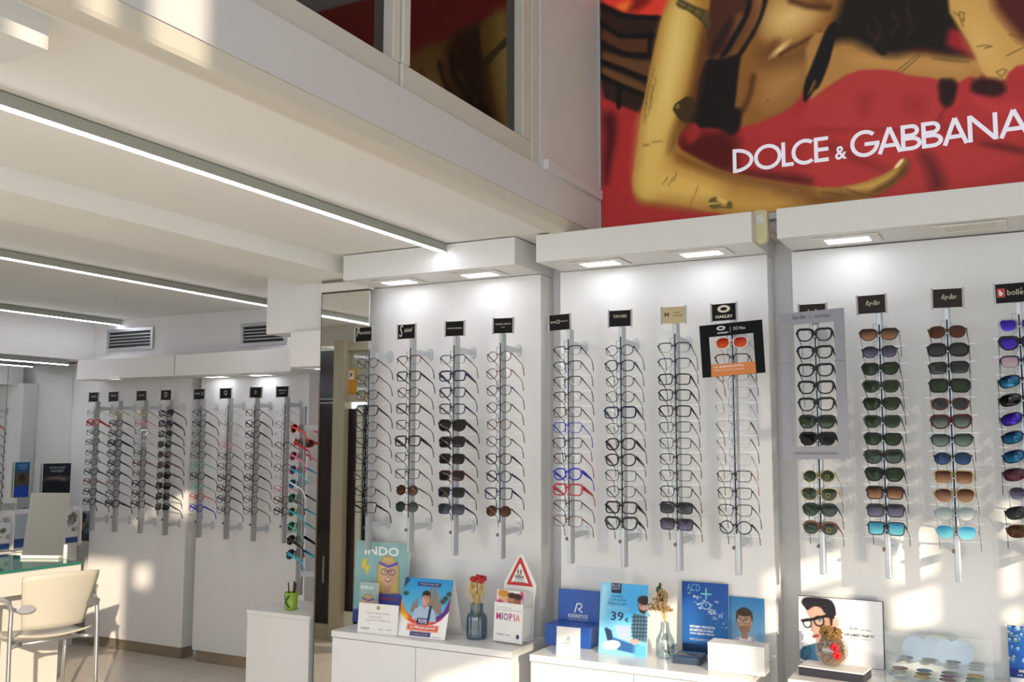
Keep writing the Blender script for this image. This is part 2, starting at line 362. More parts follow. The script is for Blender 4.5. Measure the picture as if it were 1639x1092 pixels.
# tall mirror closing the gap beside the display wall; it reflects a glazed office partition nearer the camera
YR = 5.97
def pX(u, Y=YR): return aY(u, 800, Y)[0]
tm = thing('tall_mirror', 'tall narrow mirror between the side rod and first counter, reflecting a door', 'mirror', (-3.05, YM, .002))
box(-.133, .168, 0, .01, 0, 2.255).build('mirror_pane', MIRROR, tm)
box(-.135, -.1335, -.002, .012, 0, 2.255).build('mirror_edge', mat('mirror_edge_dark', '#4a4a40', .4), tm)
box(-.135, .168, -.001, .012, 2.256, 2.262).build('mirror_edge', mat('mirror_edge_dark', '#4a4a40', .4), tm)
DOORF = mat('door_frame_paint', '#b5ab93', .45)
BRN = mat('brown_glazed_panel', '#241d15', .18, spec=.6, var=.25, bscale=3)
DW = mat('white_door_paint', '#d8d8c6', .4)
def V(x0, x1, y0, y1, z0, z1): return box(x0, x1, 2*YM-y1, 2*YM-y0, z0, z1)      # a piece of the partition given where its reflection stands
def kid(nm, mb, mt, par, bev=0): return mb.build(nm, mt, par, bevel=bev)
pw = V(-7, -4.3, YR+.03, YR+.10, 2.25, ZC+.01); e_ = V(-7, pX(500)-.10, YR+.03, YR+.1, -.05, 2.25); pw.add(e_.v, e_.f)
struct('wall_partition', pw, CREAM)
struct('door_1', V(pX(537), pX(555), YR-.06, YR+.04, 0, 2.28), DOORF, .004); d1 = bpy.data.objects['door_1']
kid('side_panel', V(pX(500)-.08, pX(537), YR, YR+.02, .11, 2.21), BRN, d1)
kid('bottom_rail', V(pX(500)-.08, pX(537), YR-.03, YR+.03, 0, .11), DOORF, d1, .003)
for z in (1.795, 1.825): kid('glazing_bar', V(pX(500)-.08, pX(537), YR-.008, YR, z, z+.007), ALU, d1)
kid('pull_handle', MB().tube([(pX(524), 2*YM-YR+.03, .42), (pX(524), 2*YM-YR+.03, .62)], .006), ALU, d1)
struct('door_2', V(pX(555), -4.05, YR-.02, YR+.03, 1.80, 1.86), DOORF, .003); d2 = bpy.data.objects['door_2']
kid('top_rail', V(pX(555), -4.05, YR-.02, YR+.03, 2.20, 2.26), DOORF, d2)
kid('transom_pane', V(pX(555), -4.05, YR, YR+.01, 1.86, 2.20), mat('transom_glass', '#9fa08c', .05, spec=.8), d2)
kid('door_stile', V(pX(571), pX(579), YR-.02, YR+.03, .10, 1.78), DW, d2, .003); kid('bottom_rail', V(pX(555), -4.05, YR-.02, YR+.03, .10, .22), DW, d2, .003)
kid('door_pane', V(pX(555), pX(571), YR, YR+.01, .22, 1.75), mat('dark_red_interior', '#241310', .2), d2)
kid('door_pane', V(pX(579), -4.05, YR, YR+.01, .22, 1.78), mat('dark_door_glass', '#17191c', .08), d2)
nt_ = thing('notice', 'orange paper notice with a dark pictogram, seen in the tall mirror', 'notice', (0, 2*YM-YR, 0))
box(pX(553), pX(567), .0005, .004, 1.865, 2.06).build('notice_sheet', mat('orange_paper', '#d9941f', .6), nt_)
nx0, nx1 = pX(554.5), pX(563)
box(nx0, nx1, .004, .005, 1.975, 2.045).build('notice_panel', WHITE, nt_)
MB().prism([(nx0+.012, 1.995), (nx0+.03, 2.0), (nx0+.04, 2.03), (nx0+.02, 2.025)], .005, .006).build('pictogram', DARK, nt_)

# ------------------------------------------------------------------ display wall panels, cornices, counters
def display_panel(name, x0, x1, y0, y1, z0, z1, label, kick=False):
    root = thing(name, label, 'display panel', ((x0+x1)/2, y0, 0), group='white wall display panels')
    hw = (x1-x0)/2
    box(-hw, hw, 0, y1-y0, z0, z1).build('panel_board', PANEL, root, bevel=.002)
    if kick: box(-hw+.02, hw-.02, .02, y1-y0, 0.001, z0-.001).build('kick_plate', KICK, root)
    return root
display_panel('display_unit', -2.938, -1.96, 3.97, YW-.002, .002, 2.279, 'tall white panel carrying the four rods left of the middle bay')
display_panel('display_unit', -1.86, -.91, 3.97, YW-.002, .002, 2.279, 'tall white panel behind the blue counter posters, under the square motion sensor')
display_panel('display_unit', -.81, .30, 3.97, YW-.002, .002, 2.279, 'tall white panel at right with dappled sunlight and mostly sunglasses')
display_panel('display_unit', -6.19, -5.20, 4.93, 5.058, .078, 1.955, 'far white panel behind the chair, with a metal kick plate', True)
display_panel('display_unit', -5.10, -4.13, 4.93, 5.058, .078, 1.955, 'far white panel left of the green pen cup, with a metal kick plate', True)
CORN = mat('cornice_laminate', (.74, .73, .70), .45)
def cornice(x0, x1, y0, y1, z0, z1, label):
    root = thing('cornice', label, 'cornice', ((x0+x1)/2, y0, z0), group='white lighting cornices over the displays')
    hw = (x1-x0)/2
    box(-hw, hw, 0, y1-y0, .001, z1-z0).build('cornice_box', CORN, root, bevel=.002); return root
cornice(-2.905, -1.955, 3.70, YW-.001, 2.28, ZC, 'white cornice with two lit panels, below the long ceiling light')
cornice(-1.85, -.905, 3.70, YW-.001, 2.28, ZC-.003, 'white cornice with two lit panels just under the red poster')
cornice(-.808, .34, 3.70, YW-.001, 2.283, ZC-.003, 'white cornice at right with one lit and one unlit panel')
cornice(-6.115, -5.13, 4.70, 4.978, 1.94, 2.085, 'far white cornice over the leftmost rods, under the left air vent')
cornice(-5.115, -4.09, 4.70, 4.978, 1.94, 2.087, 'far white cornice with two lit panels, under the right air vent')
cornice(-3.39, -3.183, 3.887, 4.40, 1.885, 2.073, 'small white cornice over the colourful side rod beside the passage')
def downlight(c, w, d, z, label, dm=DOWN, rz=0.):
    root = thing('downlight', label, 'ceiling light', (c[0], c[1], z), rz, group='rectangular downlights in the cornices')
    fr_ = MB(); t = .03
    fr_.box(-w/2, w/2, -d/2, -d/2+t, -.006, -.0005).box(-w/2, w/2, d/2-t, d/2, -.006, -.0005).box(-w/2, -w/2+t*1.3, -d/2+t, d/2-t, -.006, -.0005).box(w/2-t*1.3, w/2, -d/2+t, d/2-t, -.006, -.0005)
    fr_.build('light_frame', TRIM, root, bevel=.001)
    box(-w/2+t*1.3, w/2-t*1.3, -d/2+t, d/2-t, -.004, -.0005).build('diffuser', dm, root)
def dl(u, v, z, w=.22, d=.13, **k): return aZ(u, v, z), w, d, z
for (u, v, z, lb, dm, w, d) in [
    (639, 451, 2.28, 'left lit downlight in the cornice below the long ceiling light', DOWN, .24, .15),
    (768, 439, 2.28, 'right lit downlight in the cornice below the long ceiling light', DOWN, .24, .15),
    (961, 421, 2.28, 'left lit downlight in the cornice under the red poster arm', DOWN, .24, .15),
    (1123, 405, 2.28, 'lit downlight near the motion sensor under the red poster', DOWN, .24, .15),
    (1357, 383, 2.283, 'lit downlight in the right-hand cornice under the poster lettering', DOWN, .24, .15),
    (1553, 363, 2.283, 'unlit downlight at the right end of the right-hand cornice', DOWNOFF, .24, .15),
    (350, 603, 1.94, 'left lit downlight in the far cornice above four rods', DOWN, .24, .13),
    (434, 601.5, 1.94, 'right lit downlight in the far cornice above four rods', DOWN, .24, .13),
    (185, 606.5, 1.94, 'dim downlight in the far cornice above the leftmost rods', DOWNL, .2, .1),
    (492, 570.5, 1.885, 'lit downlight in the small cornice beside the passage', DOWN, .11, .17)]:
    downlight((-3.285, 4.02) if z == 1.885 else ((aZ(u, v, z)[0], min(aZ(u, v, z)[1], 4.85)) if z == 1.94 else aZ(u, v, z)), w, d, z, lb, dm)
def cabinet(x0, x1, yf, yb, zt, label, doors, ov=.0):
    root = thing('display_counter', label, 'cabinet', ((x0+x1)/2, yf, 0), group='low white counters along the display wall')
    hw = (x1-x0)/2; d = yb-yf
    box(-hw+.004, hw-.004, .024, d-.002, .06, zt-.029).build('body', CABW, root)
    box(-hw, hw, 0, d-.001, zt-.028, zt).build('worktop', CABW, root, bevel=.002)
    box(-hw+.02, hw-.02, .05, d-.01, 0.001, .06).build('kick_plate', KICK, root)
    e = [-hw+.002]+[q-(x0+x1)/2 for q in doors]+[hw-.002]
    for a, b in zip(e[:-1], e[1:]): box(a+.0015, b-.0015, .004, .0235, .065, zt-.031).build('door', CABW, root, bevel=.0015)
    return root
Z1, Z2, Z3 = .628, .634, .655
cabinet(-2.875, -1.93, 3.63, 3.969, Z1, 'low white counter under the smiling girl poster and blue vase', [-2.41])
cabinet(-1.83, -.935, 3.60, 3.969, Z2, 'low white counter under the blue posters and white box', [-1.38])
cabinet(-.79, .30, 3.60, 3.969, Z3, 'low white counter at right under the man-in-glasses board', [-.25])
ZK = .625
kc = thing('side_counter', 'small plain white counter under the colourful side rod and green cup', 'cabinet', (-3.413, 3.87, 0))
box(-.205, .205, .004, .36, .001, ZK-.021).build('body', CABW, kc); box(-.21, .21, 0, .362, ZK-.02, ZK).build('worktop', CABW, kc, bevel=.0015)
kp = thing('side_upright', 'narrow white upright with orange edge carrying the colourful side rod', 'upright', (-3.1925, 3.90, 0))
box(-.004, .004, 0, .30, 0.001, 1.884).build('panel_board', PANEL, kp)
box(-.0075, -.0042, -.004, .03, .62, 1.80).build('edge_strip', mat('orange_edge', '#a8623f', .4), kp)

# ------------------------------------------------------------------ ceiling light strips
def strip(x, y0, y1, zb, label, w=.026, h=.04):
    root = thing('linear_ceiling_light', label, 'ceiling light', (x, y1, zb), group='linear LED ceiling lights')
    box(-w/2, w/2, y0-y1, 0, .004, h).build('housing', STRIPBODY, root)
    box(-w/2+.003, w/2-.003, y0-y1+.002, -.002, 0, .0045).build('diffuser', LED, root)
    box(-w/2-.001, w/2+.001, -.001, .004, 0, h).build('end_cap', ALUL, root)
strip(-2.325, -1.2, 3.693, 2.366, 'nearest and longest linear ceiling light, ending at the middle cornice')
strip(-4.28, -1.2, 5.9, 2.366, 'second linear ceiling light, running past the hanging white box into the passage')
strip(-6.01, -1.2, 4.972, 2.366, 'third linear ceiling light, ending above the left air vent')
strip(-6.41, -.5, 4.84, 2.070, 'linear light under the left bulkhead beside the wall mirror', .026, .036)
# ------------------------------------------------------------------ air vents
for i, (ua, va, ub, vb) in enumerate([(173.2, 528.2, 245.5, 559.2), (387, 518.4, 459.5, 551.5)]):
    p, q = aY(ua, va, 4.978), aY(ub, vb, 4.978); w = q[0]-p[0]; h = p[2]-q[2]
    v = thing('air_vent', ['left aluminium air vent with black slots on the far bulkhead', 'right aluminium air vent partly hidden by the hanging white box'][i], 'air vent', ((p[0]+q[0])/2, 4.978, q[2]), group='slotted air vents')
    t = .026
    MB().box(-w/2, w/2, -.012, -.001, 0, t).box(-w/2, w/2, -.012, -.001, h-t, h).box(-w/2, -w/2+t, -.012, -.001, t, h-t).box(w/2-t, w/2, -.012, -.001, t, h-t).build('vent_frame', ALU, v, bevel=.002)
    box(-w/2+t, w/2-t, -.003, -.001, t, h-t).build('backing', DARK, v)
    for k in range(4):
        z = t+(h-2*t)*(k+1)/5
        box(-w/2+t, w/2-t, -.010, -.004, z-.0035, z+.0035).build('slat', ALU, v)

# ------------------------------------------------------------------ the big poster
YP = 4.045
pb = thing('poster', 'huge back-lit red poster of a tattooed person lying on red cloth', 'poster', (0, YP, 0))
X0 = aY(962.5, 200, YP)[0]; PX1, PZ0, PZ1 = 1.0, 2.475, 3.9
box(X0, PX1, .002, .05, PZ0, PZ1).build('poster_board', mat('poster_back', '#33333a', .5), pb)
box(X0-.055, X0-.012, 0, .053, 2.44, PZ1).box(X0-.012, X0-.002, -.006, .053, PZ0, PZ1).build('frame_profile', ALUL, pb)
box(X0, PX1, .0, .05, PZ0-.03, PZ0-.002).build('frame_profile', ALU, pb)
A = Art(PX1-X0, PZ1-PZ0, .0050, '9c2a2a', X0, PZ0); A.sm = 1; A.gain = 1.0
def Q(*uv): return [tuple(aY(u, v, YP)[[0, 2]]) for u, v in uv]
def c1(x, y): return (950+x/4.683, y/4.683)
def c2(x, y): return (950+x/4.683, 180+y/4.683)
def c3(x, y): return (1290+x/4.696, y/4.696)
def c4(x, y): return (1290+x/4.696, 150+y/4.696)
def C(f, *pts): return Q(*[f(*p) for p in pts])
sc = .0026
# red cloth shading
for P, col, sf, al in [
    (C(c4, (0, 0), (300, -60), (1000, -30), (1639, 0), (1639, 650), (0, 830)), 'a8302f', .05, 1),
    (C(c4, (0, 250), (500, 220), (720, 250), (1000, 180), (1300, 330), (1639, 400), (1639, 460), (1280, 380), (950, 250), (700, 300), (400, 260), (0, 330)), '7f2222', .05, .7),
    (C(c4, (160, 350), (600, 560), (700, 620), (600, 600), (150, 420)), '6d1d1e', .05, .7),
    (C(c4, (850, 430), (950, 470), (1060, 690), (950, 740), (920, 600)), '4a1416', .06, .9),
    (C(c4, (1280, 370), (1500, 380), (1639, 420), (1639, 450), (1450, 410)), '4a1415', .03, .8),
    (C(c4, (740, 90), (860, 110), (840, 180), (760, 170)), '7d2222', .06, .7),
    (C(c2, (60, 0), (170, 0), (180, 180), (140, 400), (95, 570), (70, 400), (90, 200)), '3c1013', .05, .9),
    (C(c2, (200, 20), (330, 60), (330, 300), (290, 560), (180, 640), (150, 420), (200, 160)), 'a02928', .06, .8),
    (C(c2, (620, 150), (1100, 120), (1060, 480), (800, 420), (640, 300)), '47100f', .07, .95),
    (C(c2, (700, 80), (830, 60), (810, 170), (720, 250), (690, 210)), '93282a', .03, .9),
    (C(c2, (1100, 0), (1700, 0), (1700, 120), (1400, 220), (1100, 180)), 'a42e2e', .06, .9),
    (C(c2, (830, 380), (1100, 430), (1639, 480), (1639, 560), (1100, 470), (840, 420)), '3a0f0e', .04, .8)]:
    A.poly(P, col, sf, al)
# upper left: sheer black sleeve bands over skin, orange cloth
A.poly(C(c1, (40, -200), (620, -200), (560, 120), (300, 130), (40, 0)), 'd23a2b', .02)
A.poly(C(c1, (160, 40), (300, 0), (330, 60), (230, 90)), 'e8742d', .03); A.poly(C(c1, (330, -60), (480, -60), (380, 60), (240, 110)), '6a1212', .04, .9)
A.poly(C(c1, (40, 10), (150, 60), (330, 140), (520, 110), (480, 400), (380, 860), (200, 790), (45, 720)), '2a1a14', .015)
for P, col in [(C(c1, (60, 200), (250, 290), (430, 270), (450, 400), (240, 400), (60, 300)), '53301f'), (C(c1, (60, 380), (300, 450), (440, 460), (410, 600), (200, 520), (60, 450)), '634126'), (C(c1, (60, 490), (240, 570), (400, 640), (380, 720), (200, 650), (60, 560)), '6b4725')]:
    A.poly(P, col, .02, .85)
for P in [((40, 40), (200, 120), (520, 140)), ((45, 170), (200, 270), (470, 270)), ((45, 320), (230, 410), (460, 420)), ((50, 460), (240, 530), (430, 610)), ((50, 570), (220, 650), (390, 720)), ((430, 250), (420, 410)), ((190, 640), (190, 800))]:
    A.line(C(c1, *P), .024, '0d0b0c', .012)
# body: chest, shoulder, neck
A.poly(C(c1, (560, -250), (1900, -250), (1900, 330), (1639, 600), (1500, 800), (1300, 900), (1100, 960), (1000, 960), (800, 900), (820, 300)), '855829', .02)
A.poly(C(c1, (850, -250), (1230, -250), (1150, 250), (1000, 450), (840, 450), (790, 200)), '45261a', .07)
A.poly(C(c1, (1060, 110), (1130, 90), (1130, 200), (1080, 330), (990, 430), (960, 420), (1040, 250)), '6e4528', .03)
A.poly(C(c1, (1200, 60), (1290, -60), (1280, 200), (1180, 300), (1130, 330)), '6a4026', .04)
A.poly(C(c1, (1300, -250), (1720, -250), (1740, 20), (1680, 180), (1500, 300), (1330, 290), (1270, 150)), 'a87c42', .09)
A.ell(*Q(c1(1470, 130))[0], .085, .06, 'd9b873', .12, ang=.2, alpha=.95)
A.poly(C(c1, (1490, -10), (1639, 40), (1760, 60), (1760, -60), (1500, -60)), '6d4020', .05, .9); A.line(C(c1, (1480, 5), (1600, 45), (1760, 60)), .02, '3c1f12', .03)
A.poly(C(c1, (1250, 330), (1340, 390), (1460, 410), (1700, 280), (1760, 400), (1560, 520), (1300, 500), (1200, 420)), '6b4524', .07, .9)
A.poly(C(c1, (1290, 390), (1350, 300), (1400, 300), (1330, 400)), '5a3519', .04, .8)
A.ell(*Q(c1(1400, 368))[0], .034, .010, 'efcf8e', .022, ang=.6); A.line(C(c1, (1400, 410), (1480, 360), (1560, 320), (1700, 240)), .010, '42230f', .02)
A.poly(C(c1, (1240, 600), (1420, 520), (1600, 480), (1560, 640), (1420, 760), (1260, 820)), 'a47543', .1, .9)
A.poly(C(c1, (1180, 560), (1215, 560), (1190, 700), (1120, 860), (1040, 940), (1060, 860), (1150, 730)), '3d2010', .03, .95)
A.poly(C(c1, (1100, 600), (1160, 520), (1160, 680), (1090, 820), (1070, 840)), '7d5329', .04)
A.ell(*Q(c1(1307, 755))[0], .003, .003, '2a1710')
A.poly(C(c1, (1150, -80), (1195, -80), (1185, 70), (1130, 190), (1010, 410), (930, 450), (1060, 230), (1140, 100)), '131013', .014)
A.poly(C(c1, (1280, -80), (1325, -80), (1290, 70), (1230, 220), (1130, 390), (1090, 440), (1070, 415), (1190, 240), (1260, 80)), '131013', .014)
A.poly(C(c1, (1000, 170), (1050, 140), (960, 330), (890, 430), (860, 400)), '1d1316', .04)
A.poly(C(c1, (840, 440), (960, 445), (1110, 395), (1085, 560), (1060, 800), (1030, 900), (1020, 960), (740, 960), (770, 700), (800, 560)), '151012', .014)
A.poly(C(c2, (620, -60), (1110, -60), (1105, 120), (1040, 185), (960, 130), (840, 70), (700, 80), (640, 60)), '17100f', .02)
# right shoulder, hair, far arm
A.poly(C(c3, (0, 250), (300, 220), (700, 380), (1300, 420), (1330, 640), (1100, 620), (740, 560), (350, 540), (180, 640), (0, 780)), 'a5773f', .02)
A.poly(C(c3, (300, 420), (900, 440), (1250, 470), (1200, 560), (800, 530), (350, 480)), 'b98a4b', .06, .8)
A.poly(C(c3, (350, -250), (1050, -250), (1180, 150), (1280, 420), (1100, 430), (850, 380), (640, 430), (470, 370), (330, 300), (160, 330), (220, 170)), '17120f', .05)
A.poly(C(c3, (480, 300), (620, 330), (600, 430), (520, 390)), '17120f', .01)
A.poly(C(c3, (1080, 200), (1200, 250), (1270, 420), (1100, 370), (1050, 330)), '8f1f27', .03)
for P in [((520, 120), (560, 230), (520, 330)), ((640, 90), (700, 170), (640, 260)), ((760, 60), (800, 200), (760, 280)), ((460, 180), (480, 260), (560, 300))]:
    A.line(C(c3, *P), .006, '3b2a1c', .01, .8)
A.poly(C(c3, (250, 150), (160, 190), (60, 450), (-20, 640), (-20, 790), (60, 690), (110, 560), (190, 420)), '121012', .012)
A.poly(C(c3, (200, 330), (180, 460), (110, 640), (60, 690), (90, 560)), '121012', .012); A.poly(C(c3, (60, 600), (80, 610), (40, 690), (10, 720)), '7d5329', .01)
A.poly(C(c3, (1080, 800), (1000, 900), (1120, 720), (990, 600), (1140, 600)), '2a1212', .03)
A.poly(C(c3, (1180, -300), (1800, -300), (1800, 480), (1540, 520), (1480, 620), (1330, 580), (1260, 380), (1030, 20)), 'bf9450', .014)
A.poly(C(c3, (1380, -300), (1800, -300), (1800, 330), (1639, 330), (1500, 170), (1400, 30)), '4a1a17', .05)
A.ell(*Q(c3(1330, 330))[0], .035, .11, 'd3ab63', .08, ang=.35, alpha=.8)
# red cloth over the shoulder, right
A.poly(C(c3, (180, 690), (360, 530), (560, 520), (720, 540), (770, 590), (940, 580), (1010, 640), (1010, 860), (900, 960), (0, 960), (0, 790)), 'a83333', .012)
A.poly(C(c3, (990, 600), (1100, 600), (1140, 650), (1100, 800), (1010, 800)), '220c0e', .02)
A.poly(C(c3, (1130, 640), (1240, 565), (1270, 600), (1230, 700), (1480, 730), (1520, 560), (1600, 480), (1900, 480), (1900, 960), (1050, 960), (1010, 830), (1200, 790)), 'a52d2f', .014)
A.poly(C(c3, (1270, 580), (1480, 600), (1510, 680), (1440, 730), (1280, 720), (1230, 670)), '2d0e11', .025)
A.poly(C(c3, (380, 690), (520, 700), (480, 830), (420, 900)), '8d2727', .06, .6); A.poly(C(c3, (730, 720), (880, 740), (900, 860), (760, 850)), '8d2525', .07, .7)
A.poly(C(c3, (1230, 700), (1330, 730), (1440, 780), (1639, 760), (1639, 830), (1400, 860), (1290, 800)), 'b63539', .03, .8)
# main arm
arm = C(c1, (560, 20), (600, -250), (900, -250), (870, 60), (840, 300), (780, 620), (700, 940))+C(c2, (640, 150), (620, 260), (800, 360), (960, 440), (1250, 500), (1640, 560))
arm += C(c4, (0, 690), (180, 710), (400, 680), (620, 590), (690, 520), (730, 485), (775, 500), (760, 600), (640, 700), (540, 760), (300, 850), (0, 900))+C(c2, (1300, 780), (900, 760), (700, 710), (420, 680), (330, 660), (288, 560), (300, 420), (340, 150), (360, 0))
arm += C(c1, (380, 730), (430, 470), (490, 200), (520, 90))
A.poly(arm, '9c6f31', .012)
A.poly(C(c1, (590, 20), (640, -250), (760, -250), (760, 80), (740, 300), (690, 560), (620, 820), (570, 1000), (400, 1000), (470, 520), (530, 150)), 'c9a552', .09)
A.poly(C(c1, (600, 60), (690, 40), (690, 300), (620, 620), (560, 900), (450, 930), (520, 480)), 'dcbf72', .10, .95)
A.poly(C(c1, (820, 180), (870, 60), (840, 400), (790, 700), (720, 960), (650, 960), (740, 640)), '4f2d14', .05, .95)
A.poly(C(c2, (370, -40), (560, -40), (580, 200), (540, 420), (520, 560), (420, 640), (345, 620), (320, 440)), 'd2b05e', .09, .95)
A.poly(C(c2, (600, 120), (660, 0), (700, -40), (640, 180), (600, 290), (560, 300)), '6a431c', .05, .9)
A.poly(C(c2, (340, 430), (560, 400), (800, 470), (980, 560), (1000, 660), (760, 680), (520, 650), (350, 630)), 'd0aa56', .09, .95)
A.poly(C(c2, (620, 300), (800, 375), (1000, 445), (1300, 510), (1639, 565), (1639, 620), (1300, 560), (900, 470), (640, 370)), '6d421b', .05, .9)
A.poly(C(c2, (1000, 600), (1300, 640), (1500, 660), (1300, 760), (1000, 740)), 'c49a48', .08, .8)
A.poly(C(c2, (300, 590), (340, 660), (600, 690), (900, 755), (600, 730), (330, 690)), '8a5a25', .03, .8)
A.poly(C(c2, (1350, 560), (1639, 590), (1639, 660), (1520, 640), (1380, 610)), '7a4c22', .06, .8)
A.poly(C(c4, (0, 780), (200, 740), (420, 740), (520, 760), (250, 830), (60, 850)), '6a4319', .05, .85); A.poly(C(c4, (250, 720), (470, 680), (640, 610), (700, 560), (620, 650), (470, 720)), 'd0aa58', .03, .8)
A.poly(C(c4, (660, 560), (700, 505), (728, 485), (735, 505), (690, 560)), 'ecd09a', .006); A.poly(C(c4, (745, 530), (778, 500), (770, 590), (640, 700), (530, 755), (495, 735), (660, 640)), '4a2c11', .03, .9)
A.line(C(c4, (300, 715), (420, 760), (500, 765)), .006, '5a3815', .01, .8); A.line(C(c4, (120, 740), (300, 765)), .006, '5a3815', .01, .7)
# tattoos
T = '4b4026'
A.poly(C(c1, (615, 20), (650, -20), (760, 45), (850, 75), (885, 190), (860, 235), (820, 165), (760, 120), (700, 75), (640, 65)), '4d4426', .012, .75)
for P in [((620, 30), (700, 70), (800, 140), (860, 220)), ((640, 0), (760, 60), (850, 90)), ((700, 40), (680, 70)), ((760, 60), (740, 100)), ((820, 90), (800, 150))]: A.line(C(c1, *P), .005, '2e2a18', .006)
A.poly(C(c1, (580, 800), (720, 705), (780, 790), (700, 930), (640, 900)), '3a2c18', .008)
A.ring(*Q(c1(630, 800))[0], .006, .008, .004, 'a98b4a')
for P in [((455, 510), (440, 570), (470, 600), (440, 700), (430, 820)), ((430, 600), (410, 660), (390, 780), (370, 930)), ((400, 760), (390, 930)), ((420, 640), (450, 650), (420, 780), (410, 870))]: A.line(C(c1, *P), .003, '6a5a30', .004)
A.ell(*Q(c2(910, 680))[0], .030, .026, '5e5128', .006, ang=-.3); A.ell(*Q(c2(1020, 690))[0], .013, .013, '5e5128', .006); A.line(C(c2, (860, 685), (950, 680)), .007, 'cfa953'); A.line(C(c2, (940, 650), (985, 672)), .02, 'cfa953', .006); A.line(C(c2, (950, 710), (1040, 715)), .008, '5e5128')
for a, b, c, d in [(370, 250, 420, 240), (435, 225, 515, 215), (960, 470, 1080, 500), (1110, 510, 1240, 545), (1280, 550, 1390, 575), (1490, 580, 1530, 590), (520, 540, 560, 480), (560, 550, 600, 480), (600, 520, 625, 450), (725, 700, 745, 640), (750, 640, 790, 540)]:
    n = 7; P = [(a+(c-a)*i/n, b+(d-b)*i/n+(9 if i % 2 else -9)) for i in range(n+1)]; A.line(C(c2, *P), .0035, '7d6532', .004, .9)
for P in [((1110, 90), (1160, 130), (1150, 90), (1190, 100), (1185, 160), (1160, 140), (1180, 200)), ((1290, 350), (1340, 340), (1400, 350), (1340, 365)), ((1430, 540), (1480, 520), (1510, 530), (1470, 580), (1430, 540)), ((950, 440), (1100, 460), (1230, 470)), ((690, 530), (850, 400)), ((720, 540), (860, 420)), ((1510, 420), (1630, 360)), ((1530, 260), (1630, 290))]:
    A.line(C(c3, *P), .004, '55431f', .005, .9)
A.build('poster_print', pb, -.001, .45, glow=.32)
# poster lettering as geometric sans capitals
LET = mat('poster_lettering', '#e6e4f0', .5, emit=.30)
zb = aY(1175, 277.8, YP)[2]; zt = aY(1173, 239.8, YP)[2]; HH = zt-zb; STK = HH*.15
def lx(u): return aY(u, 250-(u-1175)*.115, YP)[0]
lm = MB()
yo = [0.]
def bar(x0, z0, x1, z1, w=STK):
    d = Vector((x1-x0, z1-z0)); n = Vector((-d.y, d.x)).normalized()*w/2
    yo[0] -= .00006; y_ = yo[0]; lm.quad((x0+n.x, y_, z0+n.y), (x0-n.x, y_, z0-n.y), (x1-n.x, y_, z1-n.y), (x1+n.x, y_, z1+n.y))
def arc(cx, cz, rx, rz, a0, a1, w=STK, n=22):
    yo[0] -= .00006; y_ = yo[0]
    for i in range(n):
        t0, t1 = math.radians(a0+(a1-a0)*i/n), math.radians(a0+(a1-a0)*(i+1)/n)
        lm.quad(*[(cx+(rx-k)*math.cos(t), y_, cz+(rz-k)*math.sin(t)) for t, k in ((t0, 0), (t0, w), (t1, w), (t1, 0))])
def L_(ch, u0, u1):
    a, b = lx(u0), lx(u1); z0, z1 = zb, zt; w = STK; mz = (z0+z1)/2
    if ch == 'D': bar(a+w/2, z0, a+w/2, z1); arc(a+w*.6, mz, b-a-w*.6, HH/2, -90, 90)
    if ch == 'O': arc((a+b)/2, mz, (b-a)/2, HH*.52, 0, 360, n=40)
    if ch == 'L': bar(a+w/2, z0, a+w/2, z1); bar(a, z0+w/2, b, z0+w/2)
    if ch == 'C': arc(a+HH*.52, mz, HH*.52, HH*.52, 52, 308, n=34)
    if ch == 'G': arc(a+HH*.53, mz, HH*.53, HH*.53, 45, 360, n=36); bar((a+b)/2, mz-w*.2, b+w*.1, mz-w*.2)
    if ch == 'E':
        bar(a+w/2, z0, a+w/2, z1)
        for z in (z0+w/2, mz, z1-w/2): bar(a, z, b, z)
    if ch == 'A': m_ = (a+b)/2; bar(a+w*.5, z0, m_, z1); bar(b-w*.5, z0, m_, z1); bar(a+(b-a)*.22, z0+HH*.3, b-(b-a)*.22, z0+HH*.3)
    if ch == 'B':
        bar(a+w/2, z0, a+w/2, z1)
        for zc, rz, rx in ((z0+HH*.27, HH*.27, b-a), (z0+HH*.75, HH*.25, (b-a)*.9)):
            x = a+(b-a)*.5; r = rx-(b-a)*.5; arc(x, zc, r, rz, -90, 90); bar(a, zc+rz-w/2, x+.001, zc+rz-w/2); bar(a, zc-rz+w/2, x+.001, zc-rz+w/2)
    if ch == 'N': bar(a+w/2, z0, a+w/2, z1); bar(b-w/2, z0, b-w/2, z1); bar(a+w/2, z1-w*.2, b-w/2, z0+w*.2)
for ch, u0, u1 in [('D', 1173, 1206), ('O', 1207, 1251), ('L', 1251, 1270), ('C', 1267, 1303), ('E', 1303, 1326), ('G', 1361, 1407), ('A', 1404, 1444), ('B', 1442, 1475), ('B', 1475, 1509), ('A', 1508, 1550), ('N', 1549, 1597), ('A', 1598, 1648)]: L_(ch, u0, u1)
o = lm.build('lettering', LET, pb); o.location = (0, -.0035, 0)
me = text_mesh('&', lx(1355)-lx(1336), HH*.54, bold=.02); o = obj('lettering', me, LET, pb); o.location = (lx(1345.5), -.0035, zb)

